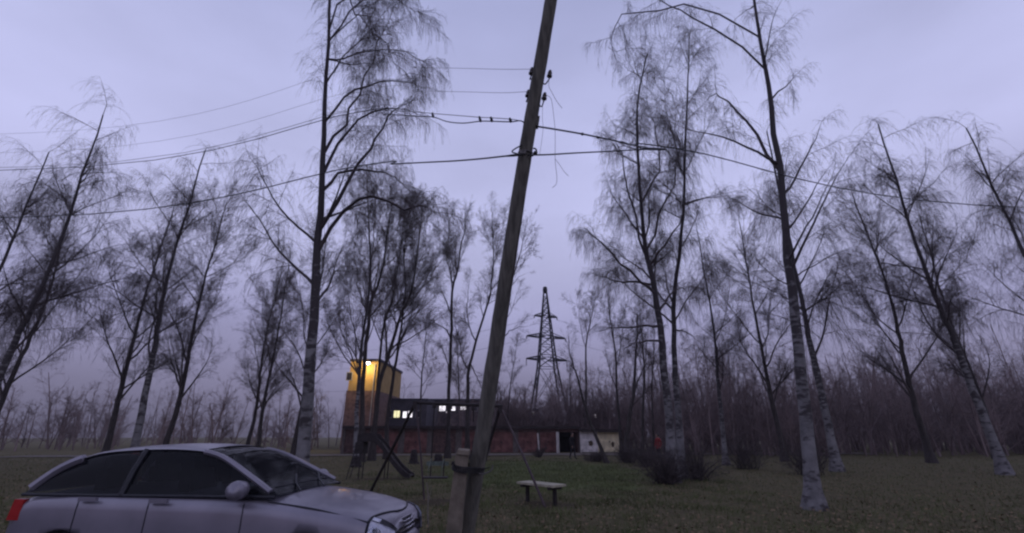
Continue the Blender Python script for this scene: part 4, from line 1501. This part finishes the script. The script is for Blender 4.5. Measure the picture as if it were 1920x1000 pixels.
# ------------------------------------------------------------------ stumps and the like on the far lawn
def stump(name, label, px, py, w, h, m='stump', seed=1):
    g = G(px, py)
    rng = np.random.default_rng(seed)
    root = thing(name, label, 'stump', g, 'dark stumps at the back of the lawn')
    b_ = MB()
    prof = [(-.03, w * .62), (.06, w * .56), (h * .3, w * .48), (h * .7, w * .42), (h * .96, w * .33), (h, w * .2)]
    n = 12
    V = []
    for i, (z, r) in enumerate(prof):
        for j in range(n):
            a = 2 * math.pi * j / n
            rr = r * (1 + rng.normal(0, .07))
            V.append(g + np.array([math.cos(a) * rr, math.sin(a) * rr, z + rng.normal(0, .015) * (i > 0)]))
    F = [(i * n + j, i * n + (j + 1) % n, (i + 1) * n + (j + 1) % n, (i + 1) * n + j) for i in range(len(prof) - 1) for j in range(n)] + [tuple(range((len(prof) - 1) * n, len(prof) * n))]
    b_.add(V, F).build('bole', m, root, g)
    for j in range(5):
        a = rng.uniform(0, 6.28)
        MB().tube([g + np.array([math.cos(a) * w * .4, math.sin(a) * w * .4, .12]), g + np.array([math.cos(a) * w * .8, math.sin(a) * w * .8, -.02])], [.07, .03], 6).build('root', m, root, g)


stump('tree_stump', 'tall dark stump standing right of the slide', 775, 870, .50, .80, seed=2)
stump('tree_stump', 'squat brown stump beyond the swing seat', 821, 869, .55, .52, seed=3)
stump('tree_stump', 'dark stump at the foot of the pale birch', 667, 876, .55, .55, seed=4)


# ------------------------------------------------------------------ people
def person(label, px, py, Y=None, height=1.76, jacket='coat', turn=0.0, stride=.16, seed=0):
    g = G(px, py) if Y is None else np.array([P(px, py, Y)[0], Y, 0])
    root = thing('person', label, 'person', g)
    root.rotation_euler.z = turn
    k_ = height / 1.76
    V, E, Rr = [], [], []

    def v(x, y, z, r, p=None):
        V.append((x * k_, y * k_, z * k_))
        Rr.append(r * k_)
        if p is not None:
            E.append((p, len(V) - 1))
        return len(V) - 1
    pelvis = v(0, 0, .95, .135)
    waist = v(0, .0, 1.10, .125, pelvis)
    chest = v(0, .0, 1.30, .15, waist)
    sh = v(0, .0, 1.43, .105, chest)
    neck = v(0, -.01, 1.52, .055, sh)
    head = v(0, -.03, 1.60, .085, neck)
    v(0, -.03, 1.68, .098, head)
    v(0, -.02, 1.74, .06, len(V) - 1)
    nose = v(0, -.125, 1.635, .02, head)
    for s_ in (-1, 1):
        st_ = s_ * stride
        hip = v(s_ * .09, 0, .88, .10, pelvis)
        knee = v(s_ * .10, -.04 + st_ * .4 * -1, .50, .066, hip)
        ank = v(s_ * .10, .02 - st_ * 1.1, .10, .045, knee)
        v(s_ * .105, -.06 - st_ * 1.1, .045, .042, ank)
        v(s_ * .11, -.16 - st_ * 1.1, .035, .032, len(V) - 1)
        shl = v(s_ * .18, 0, 1.40, .075, sh)
        elb = v(s_ * .25, .04 + st_ * .5, 1.12, .052, shl)
        wr = v(s_ * .24, -.06 + st_ * .9, .90, .035, elb)
        pa = v(s_ * .235, -.075 + st_ * .95, .84, .034, wr)
        for i, (dx, ln) in enumerate(((-.024, .06), (-.008, .07), (.008, .068), (.024, .055))):
            f1 = v(s_ * .235, -.075 + st_ * .95 + dx, .80, .010, pa)
            v(s_ * .228, -.08 + st_ * .95 + dx, .80 - ln, .008, f1)
        th = v(s_ * .225, -.11 + st_ * .95, .83, .011, pa)
        v(s_ * .222, -.125 + st_ * .95, .79, .009, th)
    me = bpy.data.meshes.new('body')
    me.from_pydata(V, E, [])
    bo = bpy.data.objects.new('body', me)
    COL.objects.link(bo)
    sk = bo.modifiers.new('skin', 'SKIN')
    for i, r in enumerate(Rr):
        me.skin_vertices[0].data[i].radius = (r, r * (.72 if i in (pelvis, waist, chest, sh) else 1))
    me.skin_vertices[0].data[pelvis].use_root = True
    bo.modifiers.new('sub', 'SUBSURF').levels = 1
    bo.modifiers['sub'].render_levels = 1
    dg = bpy.context.evaluated_depsgraph_get()
    em = bpy.data.meshes.new_from_object(bo.evaluated_get(dg))
    bpy.data.objects.remove(bo)
    em.materials.clear()
    for m_ in ('skin', 'trousers', jacket, 'tyre'):
        em.materials.append(M[m_])
    for p in em.polygons:
        z = p.center.z / k_
        x = abs(p.center.x) / k_
        p.use_smooth = True
        p.material_index = 3 if z < .085 else 0 if (z > 1.51 or (x > .19 and z < .875)) else 2 if z > .80 else 1
    em.name = 'body'
    b_ = link('body', em, None, root)
    # jacket skirt and hair
    jk = MB()
    n = 14
    V = []
    for z, rx_, ry in ((.74, .185, .135), (.92, .172, .125), (1.12, .160, .12)):
        for j in range(n):
            a = 2 * math.pi * j / n
            V.append((math.cos(a) * rx_ * k_, math.sin(a) * ry * k_, z * k_))
    jk.add(V, [(i * n + j, i * n + (j + 1) % n, (i + 1) * n + (j + 1) % n, (i + 1) * n + j) for i in range(2) for j in range(n)])
    jk.build('jacket_hem', jacket, root, smooth=True)
    hb = MB()
    V = []
    for i, (z, r) in enumerate(((1.60, .098), (1.68, .112), (1.74, .088), (1.775, .03))):
        for j in range(n):
            a = 2 * math.pi * j / n
            V.append((math.cos(a) * r * .92 * k_, (-.005 + math.sin(a) * r) * k_ + .012 * k_, z * k_))
    hb.add(V, [(i * n + j, i * n + (j + 1) % n, (i + 1) * n + (j + 1) % n, (i + 1) * n + j) for i in range(3) for j in range(n)] + [tuple(range(3 * n, 4 * n))])
    hb.build('hair', 'hair', root, smooth=True)
    for s_ in (-1, 1):
        MB().lathe((s_ * .035 * k_, -.121 * k_, 1.665 * k_), (0, -1, 0), [(0, .013 * k_), (.006 * k_, .009 * k_), (.008 * k_, 0)], 8).build('eye', 'hair', root)
    return root


person('person in dark clothes walking before the open garage', 1074, 861, height=1.78, turn=R(40))
person('person in a red jacket half hidden behind the scrub', 1237, 862, Y=35.5, height=1.7, jacket='redcoat', turn=R(-60), stride=.05)


# ------------------------------------------------------------------ parked car
def car():
    TH = R(-5)
    st = [  # x, half width, top z, shoulder z
        (2.12, .50, .66, .60), (2.09, .62, .74, .64), (2.02, .715, .80, .68), (1.88, .775, .845, .73), (1.68, .815, .89, .79), (1.40, .84, .935, .84),
        (1.10, .852, .975, .88), (.80, .857, 1.01, .91), (.3, .86, 1.02, .93), (-.5, .86, 1.03, .94), (-1.3, .855, 1.04, .95), (-1.75, .83, 1.02, .94), (-2.0, .78, .98, .90), (-2.1, .68, .88, .82)]
    X = np.array([s[0] for s in st])
    fw = lambda x: np.interp(-x, -X, [s[1] for s in st])
    ft = lambda x: np.interp(-x, -X, [s[2] for s in st])
    fs = lambda x: np.interp(-x, -X, [s[3] for s in st])

    def sec(x):
        """half section, sill to centre line: list of (y, z)"""
        w, t, s = fw(x), ft(x), fs(x)
        z0 = .24 + .08 * max(0, (x - 1.6) / .5) + .05 * max(0, (-x - 1.7) / .4)
        c = [(w * .93, z0), (w * .99, z0 + .12), (w, .52), (w * .995, s - .09), (w * .955, s), (w * .86, s + (t - s) * .45), (w * .6, s + (t - s) * .82), (w * .3, s + (t - s) * .97), (0, t)]
        return np.array([(0, a, b_) for a, b_ in c])

    def surf(x, v):
        """point of the right hand flank: v 0 sill .. 1 centre line"""
        c = sec(x)
        q = smooth_path(c, 41)
        i = min(max(v, 0), 1) * 40
        k0 = min(int(i), 39)
        p = q[k0] * (1 - (i - k0)) + q[k0 + 1] * (i - k0)
        return np.array([x, -p[1], p[2]])
    hl = np.array([1.93, -.74, .66])
    want = P(690, 998, 5.25)
    ct, sn = math.cos(TH), math.sin(TH)
    loc = want - np.array([hl[0] * ct - hl[1] * sn, hl[0] * sn + hl[1] * ct, hl[2]])
    loc[2] = 0.012
    root = thing('parked_car', 'silver lilac hatchback parked nose right at the lower left', 'car', loc)
    root.rotation_euler.z = TH
    # body shell with wheel arches cut out
    xs = np.unique(np.concatenate([np.linspace(2.12, 1.9, 8), np.linspace(1.9, -2.1, 44)]))[::-1]
    V, n = [], None
    for x in xs:
        h_ = smooth_path(sec(x), 17)
        ring = [(x, -p[1], p[2]) for p in h_] + [(x, p[1], p[2]) for p in h_[-2::-1]]
        n = len(ring)
        V += ring
    F = [(i * n + j, i * n + (j + 1) % n, (i + 1) * n + (j + 1) % n, (i + 1) * n + j) for i in range(len(xs) - 1) for j in range(n)]
    F += [tuple(range(n)), tuple(range(len(V) - 1, len(V) - n - 1, -1))]
    body = MB().add(V, F).build('body', 'paint', root, smooth=True)
    body.parent = None
    cut = MB()
    for x in (1.30, -1.30):
        cut.tube([(x, -1.2, .31), (x, -.62, .31)], .365, 28)
        cut.tube([(x, .62, .31), (x, 1.2, .31)], .365, 28)
    co = cut.build('cutter', 'trim')
    bm_ = body.modifiers.new('arches', 'BOOLEAN')
    bm_.object = co
    bm_.operation = 'DIFFERENCE'
    bm_.solver = 'EXACT'
    dg = bpy.context.evaluated_depsgraph_get()
    nm = bpy.data.meshes.new_from_object(body.evaluated_get(dg))
    old = body.data
    body.modifiers.clear()
    body.data = nm
    nm.name = 'body'
    bpy.data.objects.remove(co)
    body.parent = root
    for x in (1.30, -1.30):
        for s_ in (-1, 1):
            MB().tube([(x, s_ * .60, .31), (x, s_ * .615, .31)], .36, 24).build('arch_liner', 'trim', root)
            wb = MB().lathe((x, s_ * .62, .31), (0, s_, 0), [(0, .2), (0, .29), (.02, .305), (.16, .305), (.19, .29), (.195, .20)], 28)
            wo = wb.build('wheel', 'tyre', root)
            rb = MB().lathe((x, s_ * .78, .31), (0, s_, 0), [(0, .20), (.035, .205), (.03, .17), (.045, .06), (.05, .0)], 20)
            rb.build('rim', 'rim', wo)

    def patch(name, m, pts, off=.006, th=.012, parent=root, mirror=True):
        """panel laid on the body: grid of (x, v) points"""
        out = []
        for s_ in ((1, -1) if mirror else (1,)):
            G_ = np.array([[surf(x, v) for x, v in row] for row in pts])
            G_[..., 1] *= s_
            r_, c_ = G_.shape[:2]
            cen = np.array([.6 if G_[..., 0].mean() > 0 else -.6, 0, .55])
            du = np.gradient(G_, axis=0)
            dv = np.gradient(G_, axis=1)
            nn_ = np.cross(du, dv)
            nn_ /= np.linalg.norm(nn_, axis=2, keepdims=True) + 1e-9
            sg = np.sign((nn_ * (G_ - cen)).sum(2, keepdims=True))
            nn_ *= sg
            o_ = G_ + nn_ * (off + th)
            i_ = G_ - nn_ * .01
            V_ = np.concatenate([o_.reshape(-1, 3), i_.reshape(-1, 3)])
            idx = np.arange(r_ * c_).reshape(r_, c_)
            F_ = [(idx[a, b_], idx[a, b_ + 1], idx[a + 1, b_ + 1], idx[a + 1, b_]) for a in range(r_ - 1) for b_ in range(c_ - 1)]
            edge = list(idx[0, :]) + list(idx[1:, -1]) + list(idx[-1, -2::-1]) + list(idx[-2:0:-1, 0])
            K_ = r_ * c_
            F_ += [(edge[i], edge[(i + 1) % len(edge)], edge[(i + 1) % len(edge)] + K_, edge[i] + K_) for i in range(len(edge))]
            out.append(MB().add(V_, F_).build(name, m, parent, smooth=True))
        return out

    def band(x0, x1, v0, v1, nx=8, nv=6, skew=0.0):
        return [[(x0 + (x1 - x0) * i / (nx - 1) + skew * j / (nv - 1), v0 + (v1 - v0) * j / (nv - 1)) for j in range(nv)] for i in range(nx)]
    # headlamp: black surround, clear lens, round reflector and amber indicator
    for o_ in patch('headlight', 'trim', band(1.90, 2.115, .29, .68, 12, 8), .002, .006):
        pass
    hs = patch('lens', 'lens', band(1.92, 2.108, .31, .59, 12, 7), .008, .018)
    for o_, s_ in zip(hs, (-1, 1)):
        p = surf(1.97, .42)
        p[1] *= -s_ * -1 if s_ > 0 else 1
        nrm_ = np.array([.72, .66 * (1 if p[1] > 0 else -1), .1])
        MB().lathe(p + nrm_ * .028, nrm_, [(0, .082), (.012, .078), (.016, .05), (.008, .0)], 18).build('reflector', 'chrome', o_, smooth=True)
    patch('indicator', 'lens', band(1.925, 2.0, .61, .66, 5, 3), .006, .012)
    # hood shut line and fender seam
    for s_ in (1, -1):
        seam = [surf(x, v) + np.array([0, 0, .003]) for x, v in ((.85, .59), (1.1, .585), (1.4, .58), (1.90, .575))]
        seam = [np.array([p[0], p[1] * s_, p[2]]) for p in seam]
        MB().tube(smooth_path(seam, 16), .009, 6).build('fender_seam', 'trim', root)
        hood = [surf(x, v) + np.array([.004, 0, .004]) for x, v in ((1.90, .58), (1.905, .66), (1.935, .72), (1.98, .80), (2.03, .9), (2.04, 1.0))]
        hood = [np.array([p[0], p[1] * s_, p[2]]) for p in hood]
        MB().tube(smooth_path(hood, 18), .011, 6).build('bonnet_seam', 'trim', root)
    # grille between the lamps, lower intake, badge and plate
    for z0, z1, hw, nm_ in ((.58, .72, .48, 'grille'), (.33, .45, .52, 'intake')):
        gmb = MB()
        V = []
        for y in np.linspace(-hw, hw, 13):
            xb = 2.135 - .10 * (abs(y) / .6) ** 2.2
            for x_, z in ((xb, z0), (xb - .03, z1), (xb - .14, z1), (xb - .12, z0)):
                V.append((x_, y, z))
        F = [(i * 4 + j, i * 4 + (j + 1) % 4, i * 4 + 4 + (j + 1) % 4, i * 4 + 4 + j) for i in range(12) for j in range(4)] + [(3, 2, 1, 0), (48, 49, 50, 51)]
        go = gmb.add(V, F).build(nm_, 'trim', root)
        for z in np.linspace(z0 + .03, z1 - .03, 3):
            MB().tube(smooth_path([(2.142 - .10 * (abs(y) / .6) ** 2.2 - .03 * (z - z0) / (z1 - z0), y, z) for y in np.linspace(-hw + .02, hw - .02, 9)], 17), .008, 5).build('bar', 'chrome' if nm_ == 'grille' else 'trim', go)
    bmp = MB()
    V = []
    for y in np.linspace(-.80, .80, 21):
        xb = 2.17 - .30 * (abs(y) / .8) ** 3
        for x_, z in ((xb - .05, .26), (xb, .34), (xb, .50), (xb - .04, .56), (xb - .25, .56), (xb - .25, .26)):
            V.append((x_, y, z))
    F = [(i * 6 + j, i * 6 + (j + 1) % 6, i * 6 + 6 + (j + 1) % 6, i * 6 + 6 + j) for i in range(20) for j in range(6)] + [(5, 4, 3, 2, 1, 0), tuple(range(120, 126))]
    bmp.add(V, F).build('front_bumper', 'paint', root, smooth=True)
    MB().box((2.185, 0, .42), (.02, .52, .11)).build('number_plate', 'frame', root)
    for y_ in (-.45, .1):
        MB().tube([(1.02, y_, 1.015), (.80, y_ + .28, 1.075), (.66, y_ + .52, 1.145)], .010, 5).build('wiper', 'trim', root)
    for sy in (-1, 1):
        MB().tube([surf(x, .17) * np.array([1, -sy, 1]) + np.array([0, sy * .008, 0]) for x in np.linspace(.86, -.86, 12)], .022, 6).build('side_moulding', 'trim', root)
    # cabin: glass shell, painted roof, pillars
    cab = [(.92, .70, 1.0, 1.0), (.55, .70, 1.0, 1.20), (.12, .70, 1.0, 1.41), (-.25, .70, 1.0, 1.475), (-.8, .70, 1.0, 1.48), (-1.35, .69, 1.0, 1.43), (-1.7, .66, 1.0, 1.28), (-1.95, .60, 1.0, 1.0)]
    cx_ = np.array([c[0] for c in cab])
    xs2 = np.linspace(.92, -1.95, 36)
    tz = smooth_path([(c[0], 0, c[3]) for c in cab], 36)
    V = []
    m2 = 13
    for p in tz:
        x, z1 = p[0], max(p[2], 1.0)
        wb_, wt_ = .765, .765 - .19 * (z1 - 1.0) / .48
        ring = [(x, -wb_, .99), (x, -(wb_ * .55 + wt_ * .45), .99 + (z1 - .99) * .5), (x, -wt_, .99 + (z1 - .99) * .9)]
        ring += [(x, -wt_ * f_, z1 - .03 * f_ ** 2 * (z1 - 1) / .48) for f_ in (.9, .6, .3, 0)]
        ring += [(x, -a, c) for (_, a, c) in ring[-2::-1]]
        V += ring
    n = len(ring)
    F = [(i * n + j, i * n + j + 1, (i + 1) * n + j + 1, (i + 1) * n + j) for i in range(len(tz) - 1) for j in range(n - 1)]
    MB().add(V, F).build('windows', 'carglass', root, smooth=True)

    for sx_, sy_ in ((.05, -.36), (.05, .36), (-.95, -.36), (-.95, .36)):
        so = MB().box((sx_ - .32, sy_, 1.06), (.14, .46, .34), np.array(Matrix.Rotation(R(-14), 3, 'Y')), .85).build('seat', 'trim', root)
        MB().box((sx_ - .38, sy_, 1.29), (.10, .24, .14), np.array(Matrix.Rotation(R(-14), 3, 'Y')), .85).build('headrest', 'trim', so)
    MB().tube([(.42 + .03 * math.cos(a), .36 + .18 * math.sin(a), 1.07 + .18 * math.cos(a)) for a in np.linspace(0, 6.283, 20)], .016, 6).build('steering_wheel', 'trim', root)
    MB().box((.66, 0, 1.03), (.30, 1.2, .08)).build('dashboard', 'trim', root)

    def cabp(i, j, o=.006):
        q = np.array(V[i * n + j])
        c = np.array([q[0], 0, 1.15])
        d_ = (q - c) / np.linalg.norm(q - c)
        return q + d_ * o
    i0, i1 = 13, 27
    rf = MB()
    Vr = [cabp(i, j, .012) for i in range(i0, i1 + 1) for j in range(2, n - 2)]
    kk = n - 4
    rf.add(Vr, [(i * kk + j, i * kk + j + 1, (i + 1) * kk + j + 1, (i + 1) * kk + j) for i in range(i1 - i0) for j in range(kk - 1)]).build('roof', 'paint', root, smooth=True)
    for s_ in (0, 1):
        jj = (lambda j: j if s_ == 0 else n - 1 - j)
        MB().tube([cabp(i, jj(2), .004) for i in range(1, i0 + 1)], .030, 6).build('pillar', 'paint', root)
        MB().tube([cabp(i, jj(2), .004) for i in range(i1, 35)], .045, 6).build('pillar', 'paint', root)
        MB().tube([cabp(20, jj(0), .006), cabp(20, jj(1), .006), cabp(20, jj(2), .006)], .035, 6).build('pillar', 'trim', root)
        MB().tube([cabp(i, jj(0), .012) for i in range(0, 36)], .018, 6).build('waist_trim', 'trim', root)
        sy = -1 if s_ == 0 else 1
        mo = MB().lathe((.58, sy * .80, 1.06), (0, sy, 0), [(0, .05), (.03, .085), (.13, .095), (.19, .075), (.21, .0)], 12).build('door_mirror', 'paint', root, smooth=True)
        for x in (.62, -.42, -1.22):
            q = smooth_path([surf(x + .03 * math.sin(v * 6), v) * np.array([1, -sy, 1]) for v in np.linspace(.05, .52, 8)], 14)
            MB().tube(q, .006, 5).build('door_seam', 'trim', root)
        for x in (-.28, -1.08):
            p = surf(x, .42) * np.array([1, -sy, 1])
            MB().box(p + np.array([0, sy * .02, .05]), (.2, .035, .035)).build('door_handle', 'paint', root)
        pt = surf(-1.98, .42) * np.array([1, -sy, 1])
        MB().box(pt + np.array([.03, -sy * .02, -.02]), (.14, .10, .20), None, .8).build('tail_light', 'redlens', root)


car()


# ------------------------------------------------------------------ grass and fallen leaves
def ground_cover():
    rng = np.random.default_rng(8)
    n = 420000
    Y = 7.2 + (45 - 7.2) * rng.random(n) ** 1.9
    X = rng.uniform(-1.15, 1.15, n) * (Y * .95 + 1)
    # thicker in the green patch
    dd = ((X - 1.2) / 5.5) ** 2 + ((Y - 24.5) / 10) ** 2
    patch_n = np.array([mnoise.noise((a * .7, b_ * .7, 3)) for a, b_ in zip(X, Y)])
    keep = rng.random(n) < np.clip(1.1 - .45 * dd + patch_n * .8, .14, 1)
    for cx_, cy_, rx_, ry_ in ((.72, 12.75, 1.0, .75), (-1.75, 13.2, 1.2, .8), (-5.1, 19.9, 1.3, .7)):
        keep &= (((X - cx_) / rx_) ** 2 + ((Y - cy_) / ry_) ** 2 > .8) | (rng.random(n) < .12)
    X, Y = X[keep], Y[keep]
    n = len(X)
    a = rng.uniform(0, 6.283, n)
    clump = np.array([mnoise.noise((a_ * 2.2, b_ * 2.2, 9)) for a_, b_ in zip(X, Y)])
    h = rng.uniform(.03, .085, n) * (1 + .4 * (Y < 14)) * (1 + 1.1 * np.clip(clump, -.4, 1))
    w = rng.uniform(.003, .006, n) * (1 + Y / 16)
    lean = rng.normal(0, .5, (n, 2)) * h[:, None]
    V = np.empty((n, 3, 3))
    V[:, 0] = np.stack([X - np.cos(a) * w, Y - np.sin(a) * w, np.full(n, -.02)], 1)
    V[:, 1] = np.stack([X + np.cos(a) * w, Y + np.sin(a) * w, np.full(n, -.02)], 1)
    V[:, 2] = np.stack([X + lean[:, 0], Y + lean[:, 1], h], 1)
    o = link('grass', np_mesh('grass', V.reshape(-1, 3), np.arange(3 * n).reshape(-1, 3)), 'grass')
    tag(o, 'short dull autumn grass over the lawn', 'grass', kind='stuff')
    n = 26000
    Y = 7.2 + (44 - 7.2) * rng.random(n) ** 2.1
    X = rng.uniform(-1.15, 1.15, n) * (Y * .95 + 1)
    dd = ((X - 1.2) / 5.5) ** 2 + ((Y - 24.5) / 10) ** 2
    keep = rng.random(n) < np.clip(.15 + .5 * dd, .1, 1)
    X, Y = X[keep], Y[keep]
    n = len(X)
    a = rng.uniform(0, 6.283, n)
    s_ = rng.uniform(.02, .045, n)
    u = np.stack([np.cos(a), np.sin(a), rng.normal(0, .25, n)], 1) * s_[:, None]
    v = np.stack([-np.sin(a), np.cos(a), rng.normal(0, .25, n)], 1) * (s_ * .7)[:, None]
    c = np.stack([X, Y, rng.uniform(.025, .05, n)], 1)
    V = np.stack([c - u, c - v * .9, c + u, c + v * .9 + np.array([0, 0, .008])], 1)
    o = link('fallen_leaves', np_mesh('fallen_leaves', V.reshape(-1, 3), np.arange(4 * n).reshape(-1, 4)), 'leaf')
    tag(o, 'brown fallen leaves scattered over soil and grass', 'leaves', kind='stuff')


ground_cover()


# ------------------------------------------------------------------ dusk haze
def haze():
    hm = bpy.data.materials.new('dusk_air')
    hm.use_nodes = True
    nt = hm.node_tree
    nt.nodes.clear()
    o_ = nt.nodes.new('ShaderNodeOutputMaterial')
    v = nt.nodes.new('ShaderNodeVolumePrincipled')
    v.inputs['Color'].default_value = (.86, .85, .9, 1)
    v.inputs['Density'].default_value = HAZE
    nt.links.new(v.outputs[0], o_.inputs['Volume'])
    b_ = MB().box((0, 180, 13), (640, 520, 28.4))
    h_ = b_.build('haze', hm)
    tag(h_, 'thin dusk haze in the air', 'haze', kind='stuff')


if HAZE > 0:
    haze()
